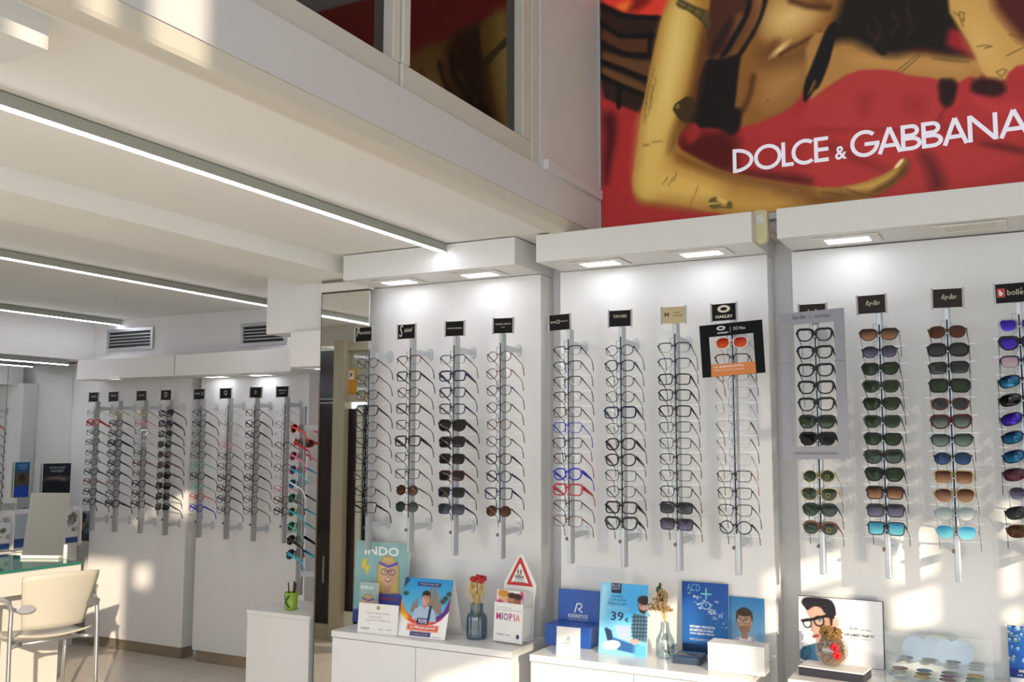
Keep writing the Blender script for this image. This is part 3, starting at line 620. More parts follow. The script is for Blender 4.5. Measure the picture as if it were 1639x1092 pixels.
# motion sensor between the two cornices
p = aY(1203.5, 337, 3.76); q = aY(1229, 388, 3.76); sw = q[0]-p[0]; sh = p[2]-q[2]
ms = thing('motion_sensor', 'yellowed plastic motion sensor in the gap between two cornices', 'sensor', ((p[0]+q[0])/2, 3.79, q[2]))
SENS = mat('yellowed_plastic', '#d6cba0', .4)
rr = sw/2
prof = [(-rr, rr)]+[(-rr*math.cos(t), rr-rr*math.sin(t)) for t in np.linspace(.15, PI-.15, 9)]+[(rr, rr), (rr, sh-.01), (rr-.01, sh), (-rr+.01, sh), (-rr, sh-.01)]
MB().prism(prof, -.03, .01).build('sensor_case', SENS, ms, bevel=.006)
box(-rr*.55, rr*.6, -.033, -.0295, sh*.58, sh*.85).build('sensor_lens', mat('sensor_window', '#d9d6cf', .3), ms, bevel=.002)
box(-.012, .012, .01, .305, sh*.5, sh*.62).build('mount_arm', TRIM, ms)

# ================================================================== EYEWEAR
FCOL = dict(k=('black', '#101013'), d=('grey', '#3c3d42'), b=('navy', '#1b1f44'), t=('brown', '#4a2a20'), r=('red', '#b3202c'), w=('clear', None), g=('gold', '#b59a55'), s=('silver', '#a9abb0'), u=('blue', '#2427c0'),
    m=('burgundy', '#4a1620'), p=('pink', '#d9708a'), c=('turquoise', '#2aa7c4'), e=('green', '#2fa37c'), y=('lime', '#a8b020'), o=('orange-red', '#e2402c'), x=('white', '#d8d4d6'), h=('amber', '#6b3a22'))
FM = {}
for k_, (n_, h_) in FCOL.items():
    FM[k_] = glassy('clear_frame_plastic', (.88, .89, .91), .86, .1) if h_ is None else mat('frame_'+n_.replace('-', '_'), h_, .25, .8 if k_ in 'gs' else 0.)
LN = {'-': ('clear', LENSC), 'K': ('black', tinted('lens_black', '#0a0a0c', '#121214', .04)), 'G': ('green', tinted('lens_green', '#1c2a1c', '#33452c', .12)), 'B': ('brown', tinted('lens_brown', '#3f2312', '#5a3219', .18)),
    'N': ('brown gradient', tinted('lens_brown_fade', '#3a2016', '#a97a58', .25)), 'P': ('purple', tinted('lens_purple', '#2c2838', '#6a6480', .2)), 'S': ('grey', tinted('lens_grey', '#26282a', '#3c4144', .15)),
    'M': ('blue mirror', tinted('lens_blue_mirror', '#173a66', '#3f9ac4', .05, .12, .6)), 'T': ('turquoise mirror', tinted('lens_turquoise', '#2f86b0', '#6fc3c4', .12, .15, .3)), 'V': ('violet mirror', tinted('lens_violet', '#2c1c90', '#5c3fe0', .05, .12, .5)),
    'O': ('orange mirror', tinted('lens_orange', '#c0301a', '#e4602a', .1, .15, .3)), 'L': ('pale blue', tinted('lens_pale', '#8fa5a8', '#d4dad6', .45)), 'U': ('blue', tinted('lens_blue', '#1c2c4c', '#34507e', .15)),
    'E': ('grey-green', tinted('lens_greygreen', '#2e3a36', '#7a8a80', .2)), 'R': ('red mirror', tinted('lens_red', '#3a1c2c', '#6a2c40', .1, .12, .3)), 'F': ('pink', tinted('lens_pink', '#c9a8b8', '#d8c4cc', .5))}
# shape: width, height, n, taper, thickness top, bottom
SHP = {'ro': ('round', .049, .043, 2.0, 0., 1, 1), 'pa': ('rounded', .050, .042, 2.5, .07, 1, .9), 'rc': ('rectangular', .053, .039, 4.6, .06, 1.25, .9), 'sq': ('square', .052, .043, 5.0, .07, 1.3, .9), 'way': ('angular', .051, .041, 2.8, .16, 1.7, .9),
       'avi': ('teardrop', .056, .047, 2.4, .16, .8, .8), 'hf': ('half-rim', .053, .038, 3.6, .08, 1.5, .25), 'club': ('browline', .050, .042, 2.6, .10, 2.4, .5), 'sp': ('wraparound', .062, .040, 2.8, .10, 1, .8), 'cat': ('winged', .056, .043, 2.6, .16, 1.3, 1), 'hx': ('hexagonal', .055, .043, 2.9, 0., 1.2, 1)}
THK = {1: .0023, 2: .0035, 3: .0050}
NA = 22
_gm = {}
def glass_meshes(sh, th):
    key = (sh, th)
    if key in _gm: return _gm[key]
    _, lw, lh, n, tp, kt, kb = SHP[sh]; a, b = lw/2, lh/2; t0 = THK[th]; cx = a+.0085+t0*.3
    fr_ = MB(); lenses = []
    dep = .0016+t0*.45
    for sx in (1, -1):
        inn, out_ = [], []
        for i in range(NA):
            th_ = 2*PI*i/NA; c_, s_ = math.cos(th_), math.sin(th_); x = a*math.copysign(abs(c_)**(2/n), c_); z = b*math.copysign(abs(s_)**(2/n), s_)
            k = tp*z/b; x = x*(1+k)+(.10*a*(1 if z < 0 else .3)*(-z/b)*-1 if sh == 'avi' else 0)
            if sh in ('cat', 'way') and c_ > .3 and s_ > .3: z += .12*b; x += .05*a
            t = t0*(kb+(kt-kb)*(.5+.5*max(-1, min(1, s_*1.6))))
            l = math.hypot(c_, s_); inn.append((x, z)); out_.append((x+t*c_/l*1.1, z+t*s_/l*1.1))
        wrap = lambda x: .10*max(0, x)**1.0*.18+(.9*max(0, x-.02) if sh == 'sp' else 0.06*x)
        vs = []
        for i in range(NA):
            for (x, z), y in ((inn[i], -dep/2), (out_[i], -dep/2), (out_[i], dep/2), (inn[i], dep/2)):
                X = cx+x; vs.append((sx*X, y+(wrap(X)), z))
        fs = [(i*4+k, i*4+(k+1) % 4, ((i+1) % NA)*4+(k+1) % 4, ((i+1) % NA)*4+k) for i in range(NA) for k in range(4)]
        fr_.add(vs, fs if sx > 0 else [f[::-1] for f in fs])
        lz = MB(); P = [(sx*(cx+x*1.01), wrap(cx+x), z*1.01) for x, z in inn]; lz.add([(sx*cx, wrap(cx)-.0022, 0)]+P, [((0, i+1, (i+1) % NA+1) if sx < 0 else (0, (i+1) % NA+1, i+1)) for i in range(NA)])
        lenses.append(lz.mesh('lens', True))
        # end piece / hinge block
        ex = cx+a*(1+tp*.6); ez = b*.52; y_ = wrap(ex)
        fr_.box(*sorted((sx*(ex-.001), sx*(ex+.004+t0))), y_-dep/2, y_+.004, ez-.0012-t0*.5, ez+.0012+t0*.5)
    zb_ = b*.32
    fr_.tube([(-(cx-a)-.002, 0, zb_), (0, -.0008, zb_+.003), ((cx-a)+.002, 0, zb_)], .0012+t0*.45, 6)
    if sh == 'avi': fr_.tube([(-(cx-a)-.006, 0, b*.8), (0, -.0008, b*.86), ((cx-a)+.006, 0, b*.8)], .0009, 5)
    ex = cx+a*(1+tp*.6)+.002+t0*.6; ez = b*.52; y_ = wrap(ex)
    tms = []
    hh = {1: .0025, 2: .0042, 3: .0066}[th]; drop = math.radians(9)
    for sx in (1, -1):
        pts = [(0, 0), (.05, -.002), (.092, -.004), (.108, -.010), (.122, -.024), (.134, -.044)]; rs = [hh*1.25, hh*1.1, hh*.75, .0024+hh*.15, .0026+hh*.2, .0028+hh*.2]
        vs = [(sx*(ex-.02*yy*.2), y_+.002+yy*math.cos(drop)+zz*math.sin(drop), ez-yy*math.sin(drop)+zz*math.cos(drop)) for yy, zz in pts]
        tms.append(MB().tube(vs, hh, 8, rs, flat=(.0011/hh if th == 1 else .0016/hh, 1)).mesh('temple', True))
    _gm[key] = (fr_.mesh('frame'), lenses, tms); return _gm[key]
ORD = ['top', 'second from top', 'third from top', 'fourth from top', 'fifth from top', 'sixth from top', 'seventh from top', 'eighth from top', 'ninth from top', 'tenth from top', 'eleventh from top', 'twelfth from top']
def eyewear(spec, loc, rz, pos, rod, tc=None, rx=None, tag_=False):
    sh, fc, ln, th = spec.split(); th = int(th); frm, lens, tms = glass_meshes(sh, th)
    sun = ln not in '-'
    lab = '%s %s %s, %s on %s' % (FCOL[fc][0], SHP[sh][0], 'sunglasses with %s lenses' % LN[ln][0] if sun else 'eyeglasses', pos, rod)
    g = thing('sunglasses' if sun else 'eyeglasses', lab, 'glasses', loc, rz+random.uniform(-.05, .05), (rx if rx is not None else -.20)+random.uniform(-.05, .05), 'glasses on ' + rod)
    g.rotation_euler[1] = random.uniform(-.025, .025); g.scale = ((.97 if 'right-bay' in rod and 'far' not in rod else 1.03),)*3
    obj('frame', frm, FM[fc], g)
    for l in lens: obj('lens', l, LN[ln][1], g)
    for t in tms: obj('temple', t, FM[tc or fc], g)
    if tag_:
        tg = MB().prism([(.034+.0085*math.cos(a), -.004+.0085*math.sin(a)) for a in np.linspace(0, 2*PI, 16)[:-1]], -.0065, -.0055).build('round_tag', mat('tag_gold', '#b79a3a', .35, .5), g)
        MB().prism([(.034+.0065*math.cos(a), -.004+.0065*math.sin(a)) for a in np.linspace(0, 2*PI, 16)[:-1]], -.007, -.0064).build('tag_centre', mat('tag_dark', '#2a2414', .4), tg)

# ------------------------------------------------------------------ rods
SIGN_BLACK = mat('sign_black', '#0b0a08', .35, spec=.15); SIGN_GOLD = mat('sign_gold', '#b7a67c', .35); SIGN_EDGE = mat('sign_acrylic_edge', '#a8a5ab', .25)
def rod(x, y, zt, zb, zl, n, brk, wall, label, sign, rz=0., sgn=SIGN_BLACK, sgn_ink='cfc9b4', first=None, last=None, sx=-.012, roll=None):
    """rail in local coords: front at y=0, wall at +wall"""
    r = thing('display_rod', label, 'display rod', (x, y, zb), rz, group='aluminium display rods'); H = zt-zb
    MB().box(-.0075, .0075, 0, .006, 0, H).box(-.0105, .0105, .006, .036, 0, H).build('rail', ALU, r, bevel=.0015)
    box(-.0030, .0030, -.0006, 0, .16, H-.045).build('rail_slot', DARK, r)
    for zbk in brk:
        z = zbk-zb
        b = MB().add([(-.007, .036, z-.018), (.007, .036, z-.018), (.007, .036, z+.014), (-.007, .036, z+.014), (-.006, wall-.012, z-.010), (.006, wall-.012, z-.010), (.006, wall-.012, z+.010), (-.006, wall-.012, z+.010)], [(0, 3, 2, 1), (4, 5, 6, 7), (0, 1, 5, 4), (1, 2, 6, 5), (2, 3, 7, 6), (3, 0, 4, 7)]).build('bracket', ALUL, r, bevel=.0015)
        MB().prism([(-.016*math.cos(t)*1.0, z+.030*math.sin(t)) for t in np.linspace(0, 2*PI, 14)[:-1]], wall-.012, wall+.0005).build('flange', ALUL, b)
    MB().prism([(.0055*math.cos(t)-.012, .105+.0075*math.sin(t)) for t in np.linspace(0, 2*PI, 12)[:-1]], -.004, .012).build('lock_knob', mat('lock_bronze', '#6d5a4c', .3, .8), r)
    hk = MB()
    for z in zl:
        zz = z-zb; hk.tube([(-.008, .002, zz+.010), (-.021, .001, zz+.010), (-.021, .001, zz+.042), (-.008, .002, zz+.042)], .0016, 5)
        hk.box(-.004, .004, -.013, .0, zz-.008, zz-.003)
    hk.build('hooks', mat('hook_steel', '#8b8d90', .3, .9), r, kind='stuff', label='small wire hooks and pegs holding the glasses')
    pegs = MB()
    for z in zl:
        for s_ in (-1, 1): pegs.box(*sorted((s_*.0105, s_*.085)), .060, .064, z-zb-.040, z-zb-.0375)
        pegs.box(-.004, .004, .030, .064, z-zb-.040, z-zb-.0375)
    pegs.build('temple_rest', ACRYL, r, kind='stuff', label='clear acrylic rests for the temples')
    if not sign: return r, None
    card = MB().prism([(sx-.048, H-.002), (sx+.048, H-.002), (sx+.048, H+.066), (sx-.048, H+.066)], -.008, -.004).build('sign_card', sgn, r)
    cm = card.data
    card.rotation_euler = (0, roll if roll is not None else random.uniform(-.03, .03), 0)
    for e0 in (-.055, .0485): box(sx+e0, sx+e0+.0065, -.009, -.003, H-.006, H+.070).build('card_holder', SIGN_EDGE, card)
    its = [(s_, sx+ox, H+.030+oz, w, h, kw) for s_, ox, oz, w, h, kw in sign]
    if its: letter(card, its, ink(sgn_ink), -.0088)
    return r, card
def zs(z0, z1, n): return [z0+(z1-z0)*i/(n-1) for i in range(n)]
def rack(x, y, zt, zb, specs, v0, v1, brk, wall, where, sign, rz=0., ypos=None, skip=(), temples=None, **kw):
    """specs from top to bottom; v0/v1: heights of first and last pair"""
    zl = v0 if isinstance(v0, list) else zs(v0, v1, len(specs))
    r, card = rod(x, y, zt, zb, zl, len(specs), brk, wall, 'upright aluminium rail full of glasses, '+where, sign, rz, **kw)
    off = Vector((0, -.0172, 0)); off.rotate(Matrix.Rotation(rz, 3, 'Z'))
    for i, s_ in enumerate(specs):
        pos = 'bottom pair' if i == len(specs)-1 else ('top pair' if i == 0 else ORD[i])
        eyewear(s_, (x+off.x, y+off.y, zl[i]), rz, pos, where, (temples or {}).get(i), tag_=where.startswith('first right') and i in (7, 8, 10))
    return r, card
YRD = 3.79
k0 = {}
def t(s, w, h=None, ox=0, oz=0, **k): return (s, ox, oz, w, h, k)
def zz(u, v): return aY(u, v, YRD)[2]
RX1 = [aY(u, v, 3.8)[0] for u, v in ((593.5, 547), (659.3, 542), (729, 539), (803, 534))]
RX2 = [aY(u, v, 3.8)[0] for u, v in ((911.3, 528), (994.7, 522.6), (1081, 518), (1172.6, 514.5))]
RX3 = [aY(1304.9, 520, 3.8)[0], aY(1406.7, 500, 3.8)[0], aY(1514.5, 489, 3.8)[0]]; RX3.append(RX3[2]+(RX3[2]-RX3[1]))
BK = (1.925, 1.10)
B1 = 'left-bay rod'; B2 = 'middle-bay rod'; B3 = 'right-bay rod'
N4 = ['first', 'second', 'third', 'fourth']
s1 = [
 (['ro d - 1', 'pa d - 1', 'pa k - 1', 'sq k - 2', 'pa k - 1', 'sq k - 1', 'ro d - 1', 'rc d - 1', 'ro k - 1', 'sq k - 2'], (588, 582, 588, 812), [t('PERTEGAZ', .07, .012, .008, .002), ('P', -.033, -.008, .018, .044, dict(shear=.3))]),
 (['hf m - 1', 'rc k - 2', 'ro k - 1', 'rc t - 2', 'rc d - 1', 'rc k - 3', 'rc d - 1', 'rc k - 1', 'ro k B 1', 'ro k G 1'], (656, 577, 652, 811), [t('assel', .048, .022, .012, 0, shear=.4), ('S', -.03, -.022, .02, .056, dict(shear=.2))]),
 (['hf b - 1', 'rc b - 3', 'rc b - 2', 'rc b - 2', 'cat k K 3', 'rc k K 3', 'rc k K 2', 'rc m K 2', 'rc b K 2', 'rc b S 2'], (727, 576, 726, 815), [t('EMPORIO ARMANI', .078, .007)]),
 (['ro h - 1', 'ro h - 1', 'pa b - 1', 'ro k - 1', 'ro h - 1', 'ro d - 1', 'pa k - 2', 'ro b - 2', 'sq b - 2', 'ro k B 1'], (801, 571, 801, 818), [t('GIORGIO ARMANI', .078, .007, 0, .006), t('A|X', .02, .005, 0, -.008)])]
for i, (sp, (ua, va, ub, vb), sg) in enumerate(s1):
    rack(RX1[i], YRD, 1.990, .982, sp, zz(ua, va), zz(ub, vb), BK, 3.97-YRD, N4[i]+' '+B1, sg, sx=(-.02, -.012, -.006, -.006)[i])
s2 = [
 (['hf k - 1', 'hf b - 1', 'hf k - 1', 'hf t - 1', 'rc m - 1', 'rc u - 1', 'rc k - 1', 'rc k - 1', 'pa u - 3', 'rc r - 3', 'hf d - 1', 'rc h - 1'], (912, 562, 912, 834), [t('etnia', .026, .010, -.030), t('O', .016, .018, -.006, -.004), t('BARCELONA', .036, .005, .022, .003)]),
 (['ro b - 1', 'pa b - 2', 'ro d - 1', 'ro k - 1', 'rc b - 3', 'pa d - 1', 'pa k - 3', 'pa k - 3', 'rc k - 1', 'pa k - 1', 'rc k - 3', 'way k - 3'], (996, 561, 996, 838), [t('TOM FORD', .062, .013, 0, .004)]),
 (['hf b - 1', 'hf b - 1', 'rc k - 2', 'rc k - 2', 'rc k - 2', 'rc d - 1', 'rc d - 1', 'rc k - 1', 'rc d - 1', 'rc k - 1', 'rc k S 2', 'rc k P 2'], (1083, 557, 1087, 839), [t('TOMMY', .030, .006, .014, .008), t('HILFIGER', .042, .006, .020, -.004), t('H', .018, .016, -.028, -.003, bold=.06)]),
 (['pa x O 2', 'hf k - 1', 'hf d - 1', 'rc w - 2', 'rc w - 2', 'rc w - 2', 'rc w - 1', 'rc w - 1', 'rc k - 1', 'rc k - 1', 'rc k - 1', 'ro k - 2'], (1175, 549, 1180, 844), [t('OAKLEY', .072, .012, 0, -.022, bold=.03)])]
for i, (sp, (ua, va, ub, vb), sg) in enumerate(s2):
    r, card = rack(RX2[i], YRD, 1.990, .982, sp, zz(ua, va), zz(ub, vb), BK, 3.97-YRD, N4[i]+' '+B2, sg, sgn=SIGN_GOLD if i == 2 else SIGN_BLACK, sgn_ink='2c2818' if i == 2 else 'd8d2bd',
        temples={9: 'm'} if i == 2 else ({3: 's', 4: 'w', 5: 'd', 6: 'k', 7: 's', 8: 'r'} if i == 3 else ({7: 'r'} if i == 0 else None)))
    if i == 3:
        H = 1.990-.982; MB().add([(-.012+rx*math.cos(a), -.0088, H+.045+rz_*math.sin(a)) for a in np.linspace(0, 2*PI, 25)[:-1] for rx, rz_ in ((.026, .015), (.014, .007))],
            [(2*k, 2*k+1, (2*k+3) % 48, (2*k+2) % 48) for k in range(24)]).build('emblem', ink('d8d2bd'), card)
def z3(u, v): return aY(u, v, YRD)[2]
ys = [537, 565, 593.5, 621, 648, 676, 703, 762, 791, 817, 846]
script = lambda: [t('Ray-Ban', .05, .024, .004, -.008, shear=.55)]
s3 = [
 (['way k - 3']*5+['way k G 3', 'way k K 3', 'ro g G 1', 'avi g G 1', 'club k G 2', 'club h G 2'], [z3(1306+i*.9, v) for i, v in enumerate(ys)], None, script()),
 (['cat k N 1', 'pa k P 1', 'way k G 2', 'way d G 2', 'way k G 2', 'way d G 2', 'way k G 2', 'way k G 3', 'way k G 3', 'sq k N 2', 'sq k P 2', 'sq k T 2'], (1408, 536, 1421, 846), None, script()),
 (['pa t B 2', 'hx k S 3', 'rc k S 2', 'sq k G 3', 'pa h S 2', 'way m E 3', 'cat k E 1', 'pa k U 1', 'sq g N 1', 'avi g N 1', 'avi s L 1', 'avi s T 1'], (1516, 532, 1532, 852), None, script()),
 (['way w V 2', 'way k V 3', 'hf b F 2', 'sp k M 2', 'sp k K 2', 'sp k V 2', 'sp k M 2', 'sp b M 2', 'sp k R 2', 'pa s P 1', 'sp k S 2', 'sp t B 2'], (1625, 521, 1650, 851), None, [t('bolle', .05, .020, .014, -.006), ('´', .033, .012, .005, .006, {})])]
for i, (sp, a, b, sg) in enumerate(s3):
    if isinstance(a, tuple): v0, v1 = z3(*a[:2]), z3(*a[2:])
    else: v0, v1 = a, None
    r, card = rack(RX3[i], YRD, (1.965, 1.985, 1.99, 1.995)[i], (1.005, 1.006, 1.012, 1.01)[i], sp, v0, v1, (1.925, 1.10), 3.97-YRD, N4[i]+' '+B3, sg, sgn=mat('sign_bronze', '#241a10', .35, spec=.2, var=.7, bscale=25) if i < 3 else SIGN_BLACK, sgn_ink='cfc6b0', sx=(-.010, -.006, -.006, -.002)[i])
    if i == 3:
        H = 1.995-1.01; box(-.046, -.020, -.0085, -.008, H+.018, H+.050).build('logo_square', ink('b23a2c'), card); letter(card, [('b', -.033, H+.024, .012, .020, dict(bold=.05))], ink('efe9e2'), -.0092)
# far bay
YL = 4.78
def zl_(u, v): return aY(u, v, YL)[2]
LX = [aY(u, 640, YL)[0] for u in (152.8, 189.2, 229.6, 269, 322.3, 365.9, 408.6, 456.7)]
far = [
 (['rc w - 2', 'rc r - 3', 'ro d - 1', 'rc k - 1', 'ro k - 1', 'rc k - 1', 'rc k - 2', 'rc h - 2', 'rc k - 2', 'rc k - 2'], (150, 661, 143, 803), [t('VOGUE', .06, .012)]),
 (['rc g - 1', 'rc k - 2', 'rc k - 2', 'rc k - 3', 'rc k - 2', 'rc k - 2', 'rc k - 2', 'rc k - 1', 'sq k - 1', 'rc k - 3'], (187, 662, 179, 806), [t('Ray-Ban', .055, .018, shear=.4)]),
 (['rc g - 1', 'ro p - 1', 'pa w - 2', 'rc s - 1', 'pa k - 1', 'pa h - 2', 'pa h - 1', 'rc k - 2', 'pa k - 2', 'rc k - 2'], (227, 661, 219, 807), [t('GUESS', .06, .010)]),
 (['cat m K 2', 'pa k K 3', 'pa k K 2', 'pa k K 2', 'pa h K 2', 'pa m K 2', 'pa k K 2', 'rc k K 2', 'pa k K 2', 'rc k K 2'], (266, 662, 259, 811), [t('D', .028, .034, 0, -.012)]),
 (['pa k - 1', 'ro k - 2', 'ro d - 1', 'rc k - 1', 'rc d - 1', 'rc e - 1', 'rc k - 2', 'ro e - 1', 'rc r - 1', 'ro u - 2'], (322, 661, 315, 813), [t('etnia', .045, .014, -.014), t('O', .02, .022, .03, -.006)]),
 (['hf w - 1', 'ro s - 1', 'rc w - 1', 'ro p - 1', 'rc k - 1', 'pa k - 1', 'ro k - 2', 'ro m - 2', 'ro k - 2', 'ro k - 1'], (364, 662, 357, 816), [t('Q', .03, .034, 0, -.012)]),
 (['rc k - 1', 'ro m - 2', 'ro k - 2', 'ro k - 1', 'ro m - 1', 'pa k - 1', 'pa k - 2', 'ro k - 1', 'ro d - 1', 'ro d - 1'], (407, 661, 400, 817), [t('8', .016, .026, 0, -.01)]),
 (['rc w - 1', 'ro s - 1', 'rc w - 1', 'hf k - 1', 'ro s - 1', 'ro d - 1', 'ro w - 1', 'rc p - 1', 'ro h - 2', 'ro k - 2'], (455, 662, 449, 818), [t('VERSACE', .07, .010, 0, .006), t('EYEWEAR', .045, .006, 0, -.010)])]
for i, (sp, (ua, va, ub, vb), sg) in enumerate(far):
    where = N4[i % 4]+' far-'+('left' if i < 4 else 'right')+'-bay rod'
    rack(LX[i], YL, 1.785, .853, sp, zl_(ua, va), zl_(ub, vb), (1.735, .925), 4.93-YL, where, sg, sx=-.014, temples={5: 'c'} if i == 4 else None, sgn_ink='b9a05a' if i == 6 else 'c9c8c0')
# side rod, turned to face left
KY = 4.06
kspec = ['pa o K 2', 'sp r S 3', 'pa p S 2', 'pa p U 2', 'pa c U 2', 'pa e S 2', 'pa y U 2', 'pa e S 2', 'pa k K 3', 'pa k U 3']
rack(aY(480, 700, KY)[0]-.0, KY, aY(480, 651, KY)[2], aY(473, 952, KY)[2], kspec, aY(470, 686, KY)[2], aY(468, 886, KY)[2], (aY(490, 685, KY)[2], aY(490, 918, KY)[2]), -3.1972-aY(480, 700, KY)[0], 'the side rod by the passage', [], rz=-PI/2, temples={0: 'o', 1: 'r', 2: 'p', 3: 'c', 4: 'x', 5: 'd', 6: 'c', 7: 'e', 8: 'k', 9: 'c'})

# ================================================================== advertising pieces
def board(name, label, cat, u, v, zbase, w, h, yaw=0., lean=0., tk=.006, mt=WHITE, ymax=3.93, up=.0005):
    p = aZ(u, v, zbase); Y = min(p[1], ymax); X = aY(u, v, Y)[0]
    r = thing(name, label, cat, (X, Y, zbase+up), yaw, -lean)
    box(-w/2, w/2, 0, tk, 0, h).build('board', mt, r); return r
def span(u0, u1, v, Y): return aY(u1, v, Y)[0]-aY(u0, v, Y)[0]
# dark arcs of framed rod posters -------------------------------------------------
# black square frame hung on the fourth rod of the middle bay
YF = 3.755
def flat_frame(name, label, corners, hole, mt, tk=.004, rim=None):
    """corners: photo corners of the board (tl,tr,br,bl) measured on the plane in front of the rods"""
    r = thing(name, label, 'sign', (0, YF, 0))
    o_ = [tuple(aY(u, v, YF)[[0, 2]]) for u, v in corners]; i_ = [tuple(aY(u, v, YF)[[0, 2]]) for u, v in hole]
    mb = MB(); vs = [(x, y, z) for y in (0, tk) for x, z in o_+i_]; fs = []
    for k in range(4):
        j = (k+1) % 4; fs += [(k, 4+k, 4+j, j), (8+k, 8+j, 12+j, 12+k), (k, j, 8+j, 8+k), (4+k, 12+k, 12+j, 4+j)]
    mb.add(vs, fs); mb.build('board', mt, r); return r, o_, i_
bf, o_, i_ = flat_frame('hanging_sign', 'black square sign with orange band hung over the fourth middle rod', [(1119, 522), (1219.5, 511.5), (1225, 596.5), (1124.5, 605)], [(1134.5, 540), (1205.5, 533), (1210, 597.2), (1139, 603.5)], BLACK)
def lerp2(a, b, t_): return (a[0]+(b[0]-a[0])*t_, a[1]+(b[1]-a[1])*t_)
ob = [aY(u, v, YF)[[0, 2]] for u, v in ((1138, 584), (1209, 578.5), (1210.3, 597.4), (1138.6, 603.7))]
MB().prism([tuple(q) for q in ob][::-1], -.0005, .0035).build('orange_band', mat('orange_print', '#c9752c', .4), bf)
def tilt_text(par, items, mt, u, v, ang, name='lettering', y=-.0012):
    o = letter(par, items, mt, y, name); q = aY(u, v, YF); o.location = (q[0], y, q[2]); o.rotation_euler = (0, -ang, 0); return o
ta = math.atan2(o_[1][1]-o_[0][1], o_[1][0]-o_[0][0])
tilt_text(bf, [('LA (R)EVOLUCIÓN', 0, .006, .118, .011, dict(bold=.02)), ('Gafas con IA para el deporte', 0, -.006, .118, .008, {})], ink('f0e9de'), 1167, 591, ta)
tilt_text(bf, [('OAKLEY', -.030, -.010, .046, .007, dict(bold=.04)), ('|', 0, -.009, .0012, .024, {}), ('OO Meta', .036, 0, .048, .013, {})], ink('cfcdd2'), 1169, 529, ta)
em = MB().add([(rx*math.cos(a), 0, rz_*math.sin(a)) for a in np.linspace(0, 2*PI, 25)[:-1] for rx, rz_ in ((.018, .009), (.010, .004))], [(2*k, 2*k+1, (2*k+3) % 48, (2*k+2) % 48) for k in range(24)]).build('emblem', ink('cfcdd2'), bf)
q = aY(1154, 525.5, YF); em.location = (q[0], -.0012, q[2]); em.rotation_euler = (0, -ta, 0)
# grey tall frame around the first rod of the right bay
GREY = mat('grey_card', '#8f8f97', .45)
gf, o_, i_ = flat_frame('hanging_sign', 'tall grey cut-out sign framing glasses on the first right rod', [(1247, 503), (1350.5, 492.5), (1360, 734.5), (1254, 736.5)], [(1262.5, 521), (1334.5, 514.5), (1341.5, 713.5), (1269, 715.5)], GREY)
ta = math.atan2(o_[1][1]-o_[0][1], o_[1][0]-o_[0][0])
tilt_text(gf, [('Ray-Ban', -.042, -.003, .052, .020, dict(shear=.5)), ('|', 0, -.004, .0012, .022, {}), ('OO Meta', .045, 0, .058, .012, {})], ink('3d3d44'), 1297, 510, ta)
tilt_text(gf, [('CONOCE LAS NUEVAS GAFAS CON IA', 0, 0, .160, .010, {})], ink('55555c'), 1306, 728, ta*.2)
jl = MB(); q = aY(1257, 582, YF); jl.box(q[0]-.018, q[0]+.022, -.002, -.0003, q[2]-.001, q[2]+.001); q = aY(1345, 577, YF); jl.box(q[0]-.022, q[0]+.012, -.002, -.0003, q[2]-.001, q[2]+.001); jl.build('joint_line', ink('6c6c74'), gf)

# ---- left counter
w = span(580, 661, 870, 3.93)
r = board('poster_board', 'large teal poster of a smiling blonde girl with headband, left counter', 'poster', 606, 1000, Z1, w*1.04, .385, 0, .06, ymax=3.895)
hw = w*1.04/2
A = Art(hw*2, .385, .0034).grad('8fb5b4', '7aa9ab')
for x in (-.08, -.02, .05, .10): A.line([(x, 0), (x+.02, .385)], .02, '92c0bd', .03, .5)
A.poly([(-hw, 0), (hw, 0), (hw, .12), (.10, .16), (-.02, .15), (-.10, .07), (-hw, .06)], '4a55a8', .008); A.rect(-hw, hw, 0, .055, '2f3f7c')
A.face(.04, .245, .058, 'e0b193', 'd1b46e', '3a3448', True)
A.line([(-.012, .288), (.04, .272), (.092, .290)], .011, '5b52b5')
A.poly([(-.115, .30), (-.085, .305), (-.092, .27), (-.065, .275), (-.085, .225), (-.10, .26), (-.118, .255)], 'd9c24a', .003)
A.build('print', r, -.0006)
letter(r, [('INDO', -.002, .322, .20, .042, dict(bold=.02))], ink('eef0ee'), -.0014); letter(r, [('Superhéroe', .045, .112, .12, .020, dict(bold=.02))], ink('a8453f'), -.0014)
w = span(571, 597, 960, 3.80)
r = board('leaflet_stack', 'small stack of leaflets with girl cover leaning on teal poster', 'leaflets', 586, 1003, Z1, .098, .20, 0, .05, .022, ymax=3.80)
A = Art(.098, .20, .0028).grad('9fb8b0', '86aca8'); A.poly([(-.049, 0), (.049, 0), (.049, .055), (-.049, .055)], '4a55a8', .006); A.face(.005, .10, .036, 'e0b193', 'c9ab66', '3a3448', True); A.line([(-.028, .128), (.005, .118), (.038, .128)], .007, '5b52b5'); A.build('print', r, -.0006)
letter(r, [('INDO', -.002, .172, .075, .014, dict(bold=.02))], ink('eef0ee'), -.0014)
r = board('certificate_card', 'white card with small gold seal in front of the teal poster', 'card', 603, 1015.5, Z1, span(574, 634, 1010, 3.71), .132, .06, .10, ymax=3.72)
ww = span(574, 634, 1010, 3.71)
letter(r, [('Centro Especialista', 0, .085, .125, .010, {}), ('Autorizado', -.01, .070, .07, .009, {}), ('Superior Multifocal', 0, .054, .13, .010, {})], ink('a7a6a6'), -.0012)
letter(r, [('VARILUX', -.065, .018, .05, .007, dict(bold=.02)), ('indo', .02, .019, .02, .006, {}), ('experta', .062, .019, .03, .006, {})], ink('5a5a62'), -.0012)
